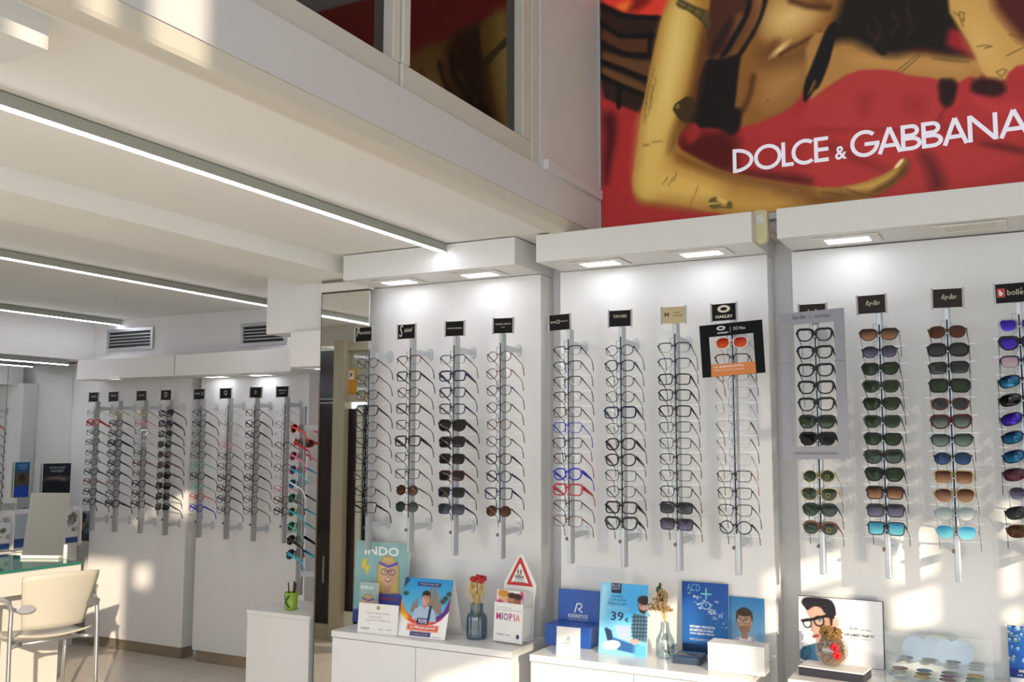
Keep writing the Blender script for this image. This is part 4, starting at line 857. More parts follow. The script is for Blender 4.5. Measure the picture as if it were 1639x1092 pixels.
MB().prism([(.009*math.cos(a), .115+.009*math.sin(a)) for a in np.linspace(0, 2*PI, 14)[:-1]], -.002, -.0002).build('seal', mat('gold_foil', '#a8975a', .35, .6), r)
# tent calendar
r = board('tent_card', 'blue and orange tent card with smiling youth, left counter', 'tent card', 672, 1022, Z1, .255, .262, .03, .30, .003, ymax=3.74)
MB().add([(-.1275, .003, .262), (.1275, .003, .262), (.1275, .155, .049), (-.1275, .155, .049), (-.1275, .006, .262), (.1275, .006, .262), (.1275, .158, .0505), (-.1275, .158, .0505)], [(0, 1, 2, 3), (7, 6, 5, 4), (0, 4, 5, 1), (3, 2, 6, 7), (0, 3, 7, 4), (1, 5, 6, 2)]).build('back_leg', WHITE, r)
A = Art(.255, .262, .0028).grad('2f8fca', '6cc3e4', .08, .25)
A.poly([(-.1275, .262), (-.11, .262), (-.1, .25), (-.1275, .21)], '23405e', .01)
for x, h_ in ((.02, .235), (.04, .24), (.055, .215), (-.045, .18), (-.06, .165), (.075, .19)): A.poly([(x-.014, .11), (x-.006, h_-.02), (x, h_), (x+.006, h_-.02), (x+.014, .11)], '8b7a6d', .004)
for x, z in ((.10, .18), (-.11, .19), (.09, .165), (.115, .2)): A.ell(x, z, .014, .01, '2e4a3e', .008)
A.poly([(-.1275, .16), (-.1, .115), (-.05, .085), (0, .078), (.05, .085), (.1, .12), (.1275, .19), (.1275, 0), (-.1275, 0)], 'e2513e', .004)
A.poly([(-.1275, .16), (-.115, .125), (-.08, .09), (-.08, .06), (-.1275, .08)], 'f0c030', .02); A.poly([(.06, .07), (.1275, .11), (.1275, .19), (.1, .12), (.05, .085)], '5b2a84', .012)
A.poly([(-.1275, .105), (-.09, .075), (-.05, .06), (.05, .06), (.09, .08), (.1275, .125), (.1275, 0), (-.1275, 0)], 'f4f2f0', .004)
A.poly([(-.06, .08), (-.05, .125), (-.02, .138), (.03, .138), (.055, .12), (.07, .075), (0, .07)], 'a8bfd4', .004); A.line([(.03, .138), (.028, .08)], .012, '1f2a52')
A.face(-.002, .172, .026, 'd9a184', '2c1d16', None)
A.rect(-.055, .065, .228, .243, '2b2560', soft=.006); A.rect(-.03, .03, .058, .085, '2b2560', soft=.008); A.rect(-.075, .085, .032, .058, 'e2603e', soft=.012); A.rect(-.055, .05, .008, .026, '2b2560', soft=.008)
A.build('print', r, -.0006)
letter(r, [('Comprova la teva visió', .005, .232, .10, .008, {}), ('TOTS', 0, .064, .045, .016, dict(bold=.03)), ('La Miopia Juvenil', .005, .038, .13, .014, dict(bold=.02)), ('La miopia es pot frenar', -.002, .013, .085, .007, {})], ink('f1eef2'), -.0014)
letter(r, [('Miyosmart', .085, .006, .045, .007, {}), ('contra', 0, .0595, .025, .005, {})], ink('6a6a74'), -.0014)
# vases and bouquets
def vase(name, label, u, v, zb_, prof, gm, water=None, flute=.0, ymax=3.9):
    p = aZ(u, v, zb_); Y = min(p[1], ymax); X = aY(u, v, Y)[0]
    r = thing(name, label, 'vase', (X, Y, zb_+.0005)); MB().lathe(prof, 40, cap=False, flute=flute).build('glass_body', gm, r, smooth=not flute)
    MB().lathe([(.0005, .003), (prof[0][0]*.95, .003), (prof[0][0]*.95, .008), (.0005, .008)], 24, cap=False).build('glass_base', gm, r); return r, X, Y
BLUEG = glassy('blue_glass', (.52, .66, .76), .86, .05)
vp = [(.045, 0), (.047, .01), (.047, .085), (.044, .098), (.031, .113), (.028, .122), (.029, .152), (.0275, .152), (.0265, .122), (.029, .112), (.042, .097), (.045, .085), (.045, .012)]
r, vx, vy = vase('blue_vase', 'fluted blue glass vase with dried red flowers on left counter', 763, 1022, Z1, vp, BLUEG, flute=.02, ymax=3.86)
DRY = mat('dried_straw', '#d6bb80', .8, var=.3, bscale=90); REDF = mat('dried_red_petal', '#b32a30', .7, var=.3, bscale=200)
bq = thing('dried_bouquet', 'bunch of straw stems and red dried blooms in the blue vase', 'flowers', (vx, vy, Z1+.02))
sm = MB(); hd = MB()
for k in range(75):
    a, q_ = random.uniform(0, 2*PI), random.uniform(.01, .052); top = (q_*math.cos(a)-.008, q_*math.sin(a)*.7, random.uniform(.19, .235)-q_*.4)
    sm.tube([(.012*math.cos(a+1), .012*math.sin(a+1), .0), (q_*.3*math.cos(a), q_*.3*math.sin(a), .12), top], .0013, 4); hd.ball(top, .0040, 6, 4, (1, 1, 2.2))
sm.build('stems', DRY, bq, kind='stuff'); hd.build('seed_heads', DRY, bq, kind='stuff')
for i, (x, y, z) in enumerate([(-.008, -.02, .238), (.034, -.024, .236), (.012, -.01, .246), (.026, .01, .24)]):
    fb = MB().ball((x, y, z), .0125, 10, 7)
    for k in range(11):
        a = k*2.4; e = -.3+.13*k; fb.ball((x+.011*math.cos(a)*math.cos(e), y+.011*math.sin(a)*math.cos(e), z+.011*math.sin(e)), .0072, 6, 4)
    fb.build('bloom', REDF, bq, smooth=True)
# MIOPIA leaflet holder
r = board('leaflet_holder', 'white leaflet holder topped by red triangle warning sign', 'leaflet holder', 812, 1031, Z1, .150, .002, -.10, .06, .09, ymax=3.82, up=.0062)
box(-.075, .075, 0, .004, .002, .165).build('front_pocket', WHITE, r)
for q0 in (-.075, .072): box(q0, q0+.003, .004, .084, .008, .15).build('pocket_side', WHITE, r)
bk = [(-.076, .0085), (.076, .0085), (.078, .17), (.086, .235), (.082, .25), (.014, .365), (0, .372), (-.014, .365), (-.082, .25), (-.086, .235), (-.078, .17)]
MB().prism(bk, .084, .090).build('back_board', WHITE, r, bevel=.001)
for k in range(5): box(-.070, .070, .010+.013*k, .020+.013*k, .0085, .218-.002*k).build('leaflet', WHITE, r)
A = Art(.14, .06, .0028, 'f3eef0', None, .157); A.ell(-.035, .19, .028, .026, 'dcae86', .006); A.ell(-.035, .205, .03, .016, 'c98f3c', .006); A.ell(.008, .178, .024, .024, 'b98066', .006); A.ell(.01, .198, .022, .012, '3a2420', .006); A.ell(.04, .176, .02, .02, '9b6048', .006); A.ell(.042, .195, .024, .013, '3c211c', .008); A.ell(-.055, .165, .02, .012, 'd84a78', .006); A.ring(.02, .165, .052, .075, .012, 'c43a86', a0=-.1, a1=1.3); A.ring(.032, .165, .052, .075, .010, 'e8b53a', a0=-.1, a1=1.3)
A.build('cover_print', r, .0092)
tri = lambda s_, zc: [(-.070*s_, zc-.04*s_), (.070*s_, zc-.04*s_), (.004*s_, zc+.082*s_), (-.004*s_, zc+.082*s_)]
MB().prism(tri(1, .275), .0815, .0842).build('warning_triangle', mat('sign_red', '#c8262c', .4), r, bevel=.001)
MB().prism(tri(.66, .275), .0805, .0818).build('triangle_field', WHITE, r)
o = letter(r, [('FRENA', 0, .266, .048, .013, dict(bold=.03)), ('la miopía', 0, .257, .046, .007, dict(bold=.01)), ('en els nens', .0, .2485, .060, .007, dict(bold=.01))], ink('1c1c1f'), .0798)
kidm = MB()
for x in (-.009, .006):
    kidm.ball((x, 0, .304), .0028, 8, 5, (1, .3, 1)); kidm.box(x-.002, x+.002, -.0004, .0004, .289, .301)
    for a, b in (((x, .29), (x-.006, .279)), ((x, .29), (x+.005, .28)), ((x, .299), (x+.008, .293)), ((x, .299), (x-.006, .295))): kidm.tube([(a[0], 0, a[1]), (b[0], 0, b[1])], .0011, 4)
o = kidm.build('pictogram', ink('1c1c1f'), r); o.location = (0, .0798, 0)
for k, (ch, col) in enumerate(zip('MIOPIA', ('b8357e', '9c3a94', '7d48a6', 'b5408a', 'd05a78', 'd9806a'))):
    xk = (-.050, -.031, -.012, .014, .033, .050)[k]; letter(r, [(ch, xk, .092, (.024, .005, .025, .018, .005, .022)[k], .030, dict(bold=.015))], ink(col), -.0012, 'lettering')
letter(r, [('Todo lo que necesitas', -.022, .142, .08, .005, {}), ('para el control de la miopía', .002, .132, .13, .006, {}), ('MiSight 1 day', -.022, .026, .07, .009, {})], ink('6a6a78'), -.0012)
MB().prism([(.052+.008*math.cos(a), .028+.010*math.sin(a)) for a in np.linspace(0, 2*PI, 14)[:-1]], -.0014, -.0002).build('logo_dot', ink('5a2a7c'), r)

# ---- middle counter
BLU = mat('glossy_blue_card', '#1f55ad', .3)
p = aZ(917, 1044, Z2)
r = thing('presentation_box', 'open glossy blue presentation box with white R emblem on lid', 'box', (aY(917, 1044, 3.86)[0], 3.80, Z2+.0005))
box(-.105, .105, 0, .10, 0, .088).build('box_tray', BLU, r, bevel=.002)
o = box(-.098, .098, 0, .012, 0, .20).build('box_lid', BLU, r, bevel=.002); o.location = (0, .112, .020); o.rotation_euler = (-.06, 0, 0)
letter(o, [('RODENSTOCK', .0, .080, .095, .017, dict(bold=.02)), ('VISION CENTER', .0, .071, .09, .004, {})], ink('e8ecf2'), -.0012)
em = MB()
def st(mb, pts, w):
    for a, b in zip(pts[:-1], pts[1:]):
        d = Vector((b[0]-a[0], b[1]-a[1])); n = Vector((-d.y, d.x)).normalized()*w/2; mb.quad((a[0]+n.x, 0, a[1]+n.y), (a[0]-n.x, 0, a[1]-n.y), (b[0]-n.x, 0, b[1]-n.y), (b[0]+n.x, 0, b[1]+n.y))
st(em, [(-.017, .104), (-.006, .142), (.013, .142), (.017, .132), (.011, .122), (.0, .120), (.020, .104)], .006)
e_ = em.build('emblem', ink('e8ecf2'), o); e_.location = (0, -.0012, 0)
r = board('brand_card', 'small white upright card with tiny R mark before the blue box', 'card', 909, 1051, Z2, .103, .114, .05, .06, .004, ymax=3.72)
letter(r, [('RODENSTOCK', 0, .048, .042, .006, {}), ('EYEWEAR', 0, .042, .03, .003, {})], ink('55555c'), -.0012)
em = MB(); st(em, [(-.006, .058), (-.002, .074), (.006, .074), (.007, .069), (.004, .066), (0, .065), (.008, .058)], .002); e_ = em.build('emblem', ink('55555c'), r); e_.location = (0, -.0012, 0)
r = board('price_board', 'tall light blue price board showing 39€ and seated man', 'poster', 996, 1050, Z2, .207, .285, .04, .12, .005, ymax=3.83)
A = Art(.207, .285, .0027).grad('4fb2e6', '8fd0ee', 0, .285); A.poly([(-.03, .285), (.1035, .285), (.1035, .16), (.02, .14)], '47a9e6', .05); A.poly([(-.1035, .285), (-.06, .285), (-.1035, .1)], 'b5e0f2', .05)
A.poly([(.04, .17), (.09, .165), (.1035, .15), (.1035, .06), (.045, .065), (.035, .11)], '55748a', .004)
for x in (.05, .063, .076, .089): A.line([(x, .165), (x-.004, .07)], .004, '1f3140', .003)
for z in (.08, .095, .11, .125, .14, .155): A.line([(.037, z), (.1035, z+.004)], .004, '1f3140', .003)
A.ell(.083, .197, .019, .028, 'c79a80', .004); A.ell(.086, .224, .027, .018, '2b211f', .006); A.poly([(.062, .195), (.07, .175), (.09, .168), (.1, .19), (.088, .183), (.075, .186)], '33261f', .004); A.ring(.068, .205, .008, .006, .002, '30242c'); A.line([(.076, .206), (.1, .208)], .002, '30242c')
A.poly([(-.038, .118), (.03, .118), (.035, .06), (-.02, .068)], 'a9b9d2', .004); A.poly([(-.08, .10), (-.07, .105), (-.05, .095), (-.04, .06), (-.05, .045), (-.065, .05)], '233a5e', .005); A.poly([(-.05, .07), (.04, .05), (.07, .05), (.07, .01), (-.02, .02)], '2f5f98', .008); A.poly([(.02, .065), (.06, .07), (.075, .055), (.05, .045)], 'd9a08c', .004)
A.ell(-.048, .038, .038, .018, 'f2f4f6', .005, .15); A.rect(.05, .1035, 0, .05, '5fb4e0', soft=.02); A.rect(-.055, -.012, .245, .285, '241f3a')
A.build('print', r, -.0006)
letter(r, [('BLUE', -.034, .271, .034, .010, {}), ('LIGHT', -.034, .258, .034, .010, {}), ('€', .0, .158, .02, .02, {})][:2], ink('bfc3e2'), -.0014)
letter(r, [('ULLERES', -.03, .228, .052, .009, {}), ('LLUM BLAVA', -.027, .213, .075, .010, {}), ('PREMIUM', -.03, .196, .078, .011, {}), ('39', -.026, .135, .056, .036, dict(bold=.02)), ('€', .015, .133, .018, .018, dict(bold=.02))], ink('1f3a63'), -.0014)
letter(r, [('des de només', -.024, .182, .1, .009, {})], ink('9fc3e8'), -.0014)
PALEG = glassy('pale_blue_glass', (.82, .89, .91), .84, .06)
vp = [(.036, 0), (.038, .008), (.038, .062), (.036, .074), (.022, .10), (.0175, .118), (.0175, .140), (.0165, .140), (.016, .118), (.020, .10), (.034, .074), (.036, .062), (.036, .012)]
r, vx, vy = vase('bottle_vase', 'pale ribbed glass bottle vase holding dried grass and leaves', 1065, 1053, Z2, vp, PALEG, flute=.03, ymax=3.88)
bq = thing('dried_bouquet', 'wild dried bouquet of brown grass and green leaves in bottle vase', 'flowers', (vx, vy, Z2+.016))
sm = MB(); lf = MB(); gl = MB()
for k in range(16):
    a = random.uniform(-1, 1); top = (-.026+a*.044, random.uniform(-.02, .02), random.uniform(.18, .275)); sm.tube([(.012+.006*a, 0, 0), (.004*a, 0, .13), (top[0]*.35, top[1]*.4, .165), top], .0014, 4)
    for j in range(9): lf.ball((top[0]+random.uniform(-.012, .012), top[1]+random.uniform(-.01, .01), max(.172, top[2]-random.uniform(0, .08))), .0034, 6, 4, (1.3, .7, 2.0))
for k in range(12): gl.ball((-.018+random.uniform(-.014, .014), random.uniform(-.01, .01), random.uniform(.19, .275)), .0065, 7, 4, (1, .6, 1.4))
sm.tube([(0, 0, .13), (.02, 0, .15), (.045, .0, .172)], .0012, 4)
sm.build('stems', DRY, bq, kind='stuff'); lf.build('dry_leaves', mat('dry_leaf', '#a98657', .8, var=.4, bscale=120), bq, kind='stuff'); gl.build('green_leaves', mat('green_leaf', '#2f4a38', .6, var=.3, bscale=100), bq, kind='stuff')
gs = thing('glass_stand', 'tiny upturned clear glass stand before the bottle vase', 'stand', (*aZ(1072, 1062, Z2)[:2], Z2+.0005))
MB().lathe([(.020, 0), (.020, .003), (.004, .006), (.004, .016), (.012, .020), (.0005, .021)], 20).build('stand_body', ACRYL, gs, smooth=True)
# ACD board
def yfix(u0, u1, v, Y): return aY((u0+u1)/2, v, Y)[0], aY(u1, v, Y)[0]-aY(u0, v, Y)[0]
cx_, w = yfix(1091, 1166, 1040, 3.93); h = aY(1128, 933, 3.94)[2]-Z2
r = thing('info_board', 'dark blue board of white formulas with ACD heading, middle counter', 'poster', (cx_, 3.935, Z2+.0005), 0, -.03); box(-w/2, w/2, 0, .006, 0, h).build('board', WHITE, r)
A = Art(w, h, .0027).grad('1e4d9c', '2a6fb8', 0, h); A.ell(.03, h*.35, .08, .05, '2f7fc4', .08, alpha=.6); A.rect(-w/2, w/2, 0, .03, '16233a', soft=.05); A.ring(.005, h*.68, .018, .014, .003, 'cfe0ee'); A.ring(.0, h*.68, .02, .015, .0015, '9fc0dc')
rs_ = random.Random(3)
for k in range(46):
    x = rs_.uniform(-.075, .09); z = h*.84-(x+.07)*.75+rs_.uniform(-.03, .03)
    if -w/2+.01 < x < w/2-.01: A.rect(x, min(x+rs_.uniform(.003, .012), w/2-.004), z, z+.003, rs_.choice(['cfd9e2', 'd9c9a8', '86c0d8', 'ffffff']), alpha=.85)
A.line([(-.015, h*.84), (.025, h*.84)], .006, '7fd0d8'); A.line([(.005, h*.84-.02), (.005, h*.84+.02)], .006, '7fd0d8'); A.build('print', r, -.0006)
letter(r, [('ACD', -.048, h*.87, .055, .03, {})], ink('5fb4e0'), -.0014)
letter(r, [('HDA', .03, h*.56, .032, .022, {}), ('Bs', -.04, h*.78, .018, .009, {}), ('2%', .065, h*.53, .018, .012, {}), ('AxL', .05, h*.73, .018, .009, {}), ('MÁXIMA PRECISIÓN', -.012, h*.36, .105, .012, dict(bold=.03)), ('BIOMÉTRICA PARA', -.015, h*.31, .099, .012, dict(bold=.03)), ('UNA MEJOR VISIÓN', -.013, h*.26, .103, .012, dict(bold=.03)), ('Basado en los estándares de calidad', -.010, h*.20, .11, .005, {}), ('de la optometría avanzada', -.014, h*.18, .10, .005, {})], ink('eef2f6'), -.0014)
cx_, w = yfix(1160, 1225, 1040, 3.955); h = aY(1195, 957, 3.955)[2]-Z2
r = thing('portrait_board', 'blue portrait board of a bearded man in thin glasses', 'poster', (cx_, 3.952, Z2+.0005), 0, -.02); box(-w/2, w/2, 0, .006, 0, h).build('board', WHITE, r)
A = Art(w, h, .0027).grad('2f78b4', 'a9cfe2', 0, h); A.poly([(-w/2, 0), (w/2, 0), (w/2, .05), (.035, .085), (-.03, .08), (-w/2, .045)], 'c9c2cc', .005); A.poly([(-.03, 0), (.03, 0), (.025, .085), (-.02, .08)], 'f2f2f4', .004); A.face(0, h*.60, .040, 'c9967a', '3c2b22', '4c4a50', False, '94705c', False, -.12); A.build('print', r, -.0006)
r = thing('brochure_stack', 'stack of dark glossy brochures lying flat by the white box', 'brochures', (*aZ(1104, 1060, Z2)[:2], Z2+.0005), .06)
for k in range(6): box(-.055-.002*(k % 2), .055-.001*k, -.05, .06, .0045*k, .0045*k+.004).build('brochure', mat('brochure_cover', '#3a4a60', .25), r)
A = Art(.11, .11, .003, '27466a', None, 0); A.ell(0, .055, .05, .02, 'b08a5a', .03); A.ell(.01, .055, .02, .012, '2a1f1c', .01); A.rect(-.055, .055, .085, .11, '5f93ae', soft=.02); o = A.build('print', r, 0); o.rotation_euler = (-PI/2, 0, 0); o.location = (0, -.05, .0275)
o.rotation_euler = (PI/2, 0, 0); o.scale = (1, 1, -1)
p = aZ(1178, 1079, Z2)
r = thing('white_box', 'plain sunlit white carton at the right end of middle counter', 'box', (p[0], p[1], Z2+.0005), .02); w = span(1133, 1223, 1079, p[1])
box(-w/2, w/2, 0, .09, 0, .098).build('carton', WHITE, r, bevel=.002); box(-w/2-.001, w/2+.001, -.001, .091, .098, .106).build('lid', WHITE, r, bevel=.002)
letter(r, [('R', 0, .045, .010, .014, {})], ink('c9c8c8'), -.002)

# ---- right counter
cx_, w = yfix(1277, 1414, 1060, 3.90); h = aY(1340, 958, 3.92)[2]-Z3
r = thing('portrait_board', 'wide white board of a dark-haired man in black glasses', 'poster', (cx_, 3.905, Z3+.0005), 0, -.05); box(-w/2, w/2, .001, .022, 0, h).build('board', mat('black_foam_edge', '#2a2733', .5), r); box(-w/2+.002, w/2-.002, 0, .001, .001, h-.001).build('face_sheet', WHITE, r)
A = Art(w-.004, h-.002, .0025, 'e4e4e8', None, .001); A.sm = 1; fx, fz = -w*.28, h*.56; k = h
def FP(*pts): return [(-w/2+w*(x-105)/990, h*(1-(y-135)/(870-135))*1.0) for x, y in pts]
A.poly(FP((118, 870), (118, 720), (280, 660), (350, 640), (450, 560), (560, 520), (610, 600), (640, 870)), '2d5a7c', .004)
A.poly(FP((200, 300), (220, 240), (400, 200), (520, 280), (540, 380), (560, 500), (500, 560), (420, 600), (330, 650), (285, 560), (270, 500), (240, 480), (265, 420)), 'c79c88', .004)
A.poly(FP((420, 330), (540, 380), (560, 520), (480, 560), (400, 500)), 'b07f6a', .02, .7); A.ell(*FP((545, 410))[0], .013, .022, 'd9a894', .004)
A.poly(FP((140, 210), (180, 150), (330, 138), (500, 150), (550, 220), (560, 330), (520, 340), (510, 450), (490, 450), (480, 350), (420, 310), (380, 250), (300, 240), (215, 300), (190, 270)), '1a1518', .005)
A.line(FP((155, 415), (260, 395), (440, 340), (520, 350)), .011, '120f12', .003); A.ring(*FP((355, 405))[0], .018, .018, .006, '120f12'); A.ring(*FP((215, 440))[0], .015, .016, .005, '120f12'); A.ell(*FP((365, 395))[0], .007, .006, '5a7884', .003)
A.line(FP((290, 580), (340, 565)), .012, '8a4a48', .004); A.line(FP((275, 470), (262, 510), (290, 520)), .004, '9a6e5c', .003)
A.build('print', r, -.0006)
letter(r, [('Ray-Ban', w*.16, h*.54, .030, .012, dict(shear=.5)), ('|', w*.235, h*.535, .0008, .012, {}), ('OO Meta', w*.30, h*.545, .036, .006, {}), ('OUR SLIMMEST FRAME YET', w*.22, h*.45, .11, .010, dict(bold=.02)), ('Gafas inteligentes de nueva generación', w*.22, h*.41, .085, .004, {})], ink('55555e'), -.0014)
p = aZ(1332, 1085, Z3)
r = thing('display_plinth', 'flat white block with black front edge under the glass bowl', 'plinth', (p[0], p[1]-.03, Z3+.0005), -.10)
box(-.115, .115, 0, .11, 0, .030).build('block', mat('dark_edge_block', '#2b2830', .4), r, bevel=.001); box(-.115, .115, 0, .11, .030, .034).build('white_top', WHITE, r)
bp = (p[0]-.005, p[1]+.03, Z3+.0348)
r = thing('glass_bowl', 'round glass bowl of dried moss with a red rose', 'bowl', bp)
pr_ = [(.022, .001), (.046, .014), (.058, .042), (.060, .062), (.054, .086), (.040, .102), (.0385, .102), (.052, .086), (.058, .062), (.056, .042), (.044, .016), (.021, .004)]
MB().lathe(pr_, 28, cap=False).build('bowl_glass', glassy('bowl_glass', (.95, .93, .9), .86, .03), r, smooth=True)
ms_ = MB()
for k in range(480):
    a = random.uniform(0, 2*PI); z = random.uniform(.010, .134); R_ = (.05*math.sqrt(max(.05, 1-((z-.055)/.055)**2)) if z < .1 else .04); q_ = R_*random.uniform(.45, .97)
    ms_.ball((q_*math.cos(a), q_*math.sin(a), z), random.uniform(.0035, .0075), 6, 4)
ms_.build('dried_moss', mat('dried_moss', '#8d6c3e', .9, var=.75, bscale=110), r, kind='stuff')
ro = MB()
for (x, y, z) in ((.020, -.052, .076), (.028, -.050, .050)):
    for k in range(8): ro.ball((x+.009*math.cos(k*2.4), y+.004*math.sin(k), z+.009*math.sin(k*2.4)), .0085, 8, 5)
ro.build('red_rose', mat('rose_red', '#d21f22', .45), r, smooth=True)
# acrylic lens display with cloud mirror
p0 = aY(1415, 1088, 3.86); p1 = aY(1592, 1092, 3.86); w = p1[0]-p0[0]
r = thing('lens_display', 'clear acrylic tray of oval tinted lenses with cloud mirror', 'lens display', ((p0[0]+p1[0])/2, 3.80, Z3+.0005))
box(-w/2, w/2, .10, .104, 0, .145).build('acrylic_back', ACRYL, r, bevel=.003); box(-w/2, w/2, -.13, .10, .0, .006).build('acrylic_base', ACRYL, r, bevel=.002)
cl = MB(); pts = []
for cx0 in (-.078, -.026, .026, .078): pass
top = []; 
for i in range(4):
    c0 = -.084+.056*i
    for a in np.linspace(150, 30, 9): top.append((c0+.034*math.cos(math.radians(a)), .092+.040*math.sin(math.radians(a))))
botm = [(x, .184-z) for x, z in top[::-1]]
endr = [(.084+.034*math.cos(math.radians(a))+.008, .092+.038*math.sin(math.radians(a))) for a in (20, 0, -20)]; endl = [(-.084-.034*math.cos(math.radians(a))-.008, .092-.038*math.sin(math.radians(a))) for a in (20, 0, -20)]
cm_ = MB()
for i in range(4):
    c0 = -.075+.05*i; cm_.prism([(c0+(.046 if i in (0, 3) else .036)*math.cos(a), .092+.044*math.sin(a)) for a in np.linspace(0, 2*PI, 28)[:-1]], .096-.00015*i, .0995)
cm_.build('cloud_mirror', mat('blue_mirror', '#b4c6d4', .05, .85), r)
rowc = [['#b99aa2', '#7f95b8', '#6f7f7c', '#a8966e'], ['#9aa096', '#9c8a62', '#7a5f80', '#5f7d66'], ['#8fa0a8', '#b0a070', '#8a6f74', '#6a8578']]
for j, row in enumerate(rowc):
    for i, c_ in enumerate(row):
        MB().ball((-w/2+w*(.16+.225*i), .05-.055*j, .026), .028, 18, 8, (1, .75, .18)).build('oval_lens', tinted('tray_lens_%d%d' % (j, i), c_, c_, .35), r, smooth=True)
cx_, w2 = aY(1614, 1040, 3.92)[0], .17; h = aY(1614, 1001, 3.93)[2]-Z3
r = thing('info_board', 'blue board printed with water drops at the far right', 'poster', (cx_+w2/2, 3.925, Z3+.0005), 0, -.03); box(-w2/2, w2/2, 0, .006, 0, h).build('board', WHITE, r)
A = Art(w2, h, .0027).grad('1f64b8', '174a9a', 0, h); rs_ = random.Random(11)
for k in range(60):
    x, z, q_ = rs_.uniform(-w2/2, w2/2), rs_.uniform(.07, h), rs_.uniform(.006, .013); A.ell(x, z, q_, q_, '123a7c', .003); A.ell(x, z-.002, q_*.8, q_*.7, rs_.choice(['3f86d0', '6f8f98', '9fc8ea']), .005); A.ell(x, z+q_*.4, q_*.4, q_*.25, 'e4f0fa', .003)
A.rect(-w2/2, w2/2, .018, .05, '16357c'); A.rect(-w2/2, w2/2, 0, .018, 'e8eaee'); A.build('print', r, -.0006)
letter(r, [('BIENVENIDO A', -.005, .038, .10, .009, dict(bold=.02)), ('LA MEJOR VISIÓN', -.002, .024, .115, .009, dict(bold=.02))], ink('dfe7f2'), -.0014)
# left-hand of the passage: green cup
p = aY(481, 970, 4.06)
r = thing('pen_cup', 'lime green cup with a dark X, on the small side counter', 'pen cup', (p[0]-.0, 3.985, ZK+.0005))
MB().lathe([(.030, 0), (.032, .004), (.036, .088), (.0345, .088), (.030, .006), (.0005, .006)], 28, cap=False).build('cup_wall', mat('lime_plastic', '#8fae3a', .3), r, smooth=True)
em = MB()
for s_ in (-1, 1):
    for i in range(6):
        t0, t1 = i/6, (i+1)/6
        def pt(t_, e): a = s_*(-.62+1.24*t_)-.2; R_ = .0325+.004*t_+.0006; return (R_*math.sin(a+e), -R_*math.cos(a+e), .012+.064*t_)
        em.quad(pt(t0, -.2), pt(t0, .2), pt(t1, .2), pt(t1, -.2))
em.build('x_emblem', mat('dark_green_print', '#2f5a1c', .4), r)
for i, (dx, dy, c_, tp_) in enumerate([(-.018, .004, '#2c2028', -.028), (.004, .012, '#27221f', .0), (.016, .0, '#3a1420', .030), (.02, -.008, '#33121f', .034), (.01, .0, '#3c1826', .022)]):
    pn = tag(MB().tube([(p[0]+dx*.6, 3.985+dy*.6, ZK+.012), (p[0]+tp_, 3.985+dy*1.6, ZK+.135+.008*(i % 2))], .0035, 8).build('pen', mat('pen_%d' % i, c_, .4), None), ['thin dark pen leaning left in the lime cup', 'dark pen upright in the middle of the lime cup', 'maroon pen leaning right in the lime cup', 'rearmost maroon pen leaning far right in the lime cup', 'plum pen between the leaning ones in the lime cup'][i], 'pen', 'pens in the lime green cup')

# ================================================================== left: desk, chair, mirror, ledge
CREAMD = mat('desk_laminate', (.68, .66, .61), .3)
ZD = .75
dx1 = aZ(137, 900, ZD); dxf = -5.235
dk = thing('desk', 'white desk with thick green glass top beside the chair', 'desk', (dxf, 4.13, 0))
box(-.75, .006, -2.2, .0, ZD-.018, ZD).build('glass_top', mat('green_glass', (.035, .17, .135), .05, spec=.6), dk, bevel=.002)
box(-.74, 0, -2.19, -.006, ZD-.150, ZD-.0185).build('apron', CREAMD, dk, bevel=.002)
box(-.60, -.16, -2.1, -.02, .001, ZD-.151).build('pedestal', CREAMD, dk, bevel=.002)
# standing mirror
pa_, pb_ = aZ(36, 893.5, ZD), aZ(97, 894, ZD); c_ = (pa_+pb_)/2; d_ = pb_-pa_; wm = np.hypot(d_[0], d_[1]); yw = math.atan2(d_[1], d_[0])
sm_ = thing('table_mirror', 'frameless tabletop mirror standing on the green glass desk', 'mirror', (c_[0], c_[1], ZD+.0005), yw)
hm = aX(72, 788, c_[0]-.03)[2]-ZD
o = box(-wm/2*1.06, wm/2*1.06, 0, .006, .018, hm).build('mirror_pane', MIRROR, sm_); o.rotation_euler = (-.18, 0, 0)
box(-wm/2, wm/2, -.03, .05, 0, .018).build('mirror_base', WHITE, sm_, bevel=.005)
p = aZ(103, 896, ZD); tag(MB().lathe([(.011, 0), (.012, .002), (.012, .085), (.010, .09), (.0005, .091)], 16, (p[0]-.02, p[1]+.02, ZD+.0005)).build('cleaner_bottle', WHITE, None, smooth=True), 'slim white bottle beside the tabletop mirror', 'bottle')
# alcove ledge
lg = thing('alcove_ledge', 'white ledge cabinet under the far left wall mirror', 'cabinet', (-6.43, 4.0, 0))
box(-.185, .17, -1.8, .92, ZD-.03, ZD).build('worktop', CABW, lg, bevel=.002)
box(-.185, .15, -1.8, .90, .001, ZD-.031).build('body', CABW, lg)
def wallpiece(name, label, cat, u0, u1, v0, v1, X, art, tk=.006, ymax=None):
    a, b = aX(u0, v1, X), aX(u1, v1, X); top_ = aX((u0+u1)/2, v0, X)[2]; w = b[1]-a[1]; z0 = a[2]; h = top_-z0
    r = thing(name, label, cat, (X, (a[1]+b[1])/2, z0), PI/2); box(-w/2, w/2, 0, tk, 0, h).build('board', WHITE, r)
    A_ = Art(w, h, max(w, h)/70); art(A_, w, h); A_.build('print', r, -.0008); return r, w, h
def artA(A_, w, h):
    A_.grad('1c5f8c', '1f3f86', 0, h); A_.rect(-w/2, w/2, h*.35, h*.72, '5a4a34', soft=h*.1); A_.ell(0, h*.55, w*.2, h*.12, '2c2418', h*.08); A_.rect(-w/2, w/2, 0, h*.28, '1f4aa8', soft=h*.1)
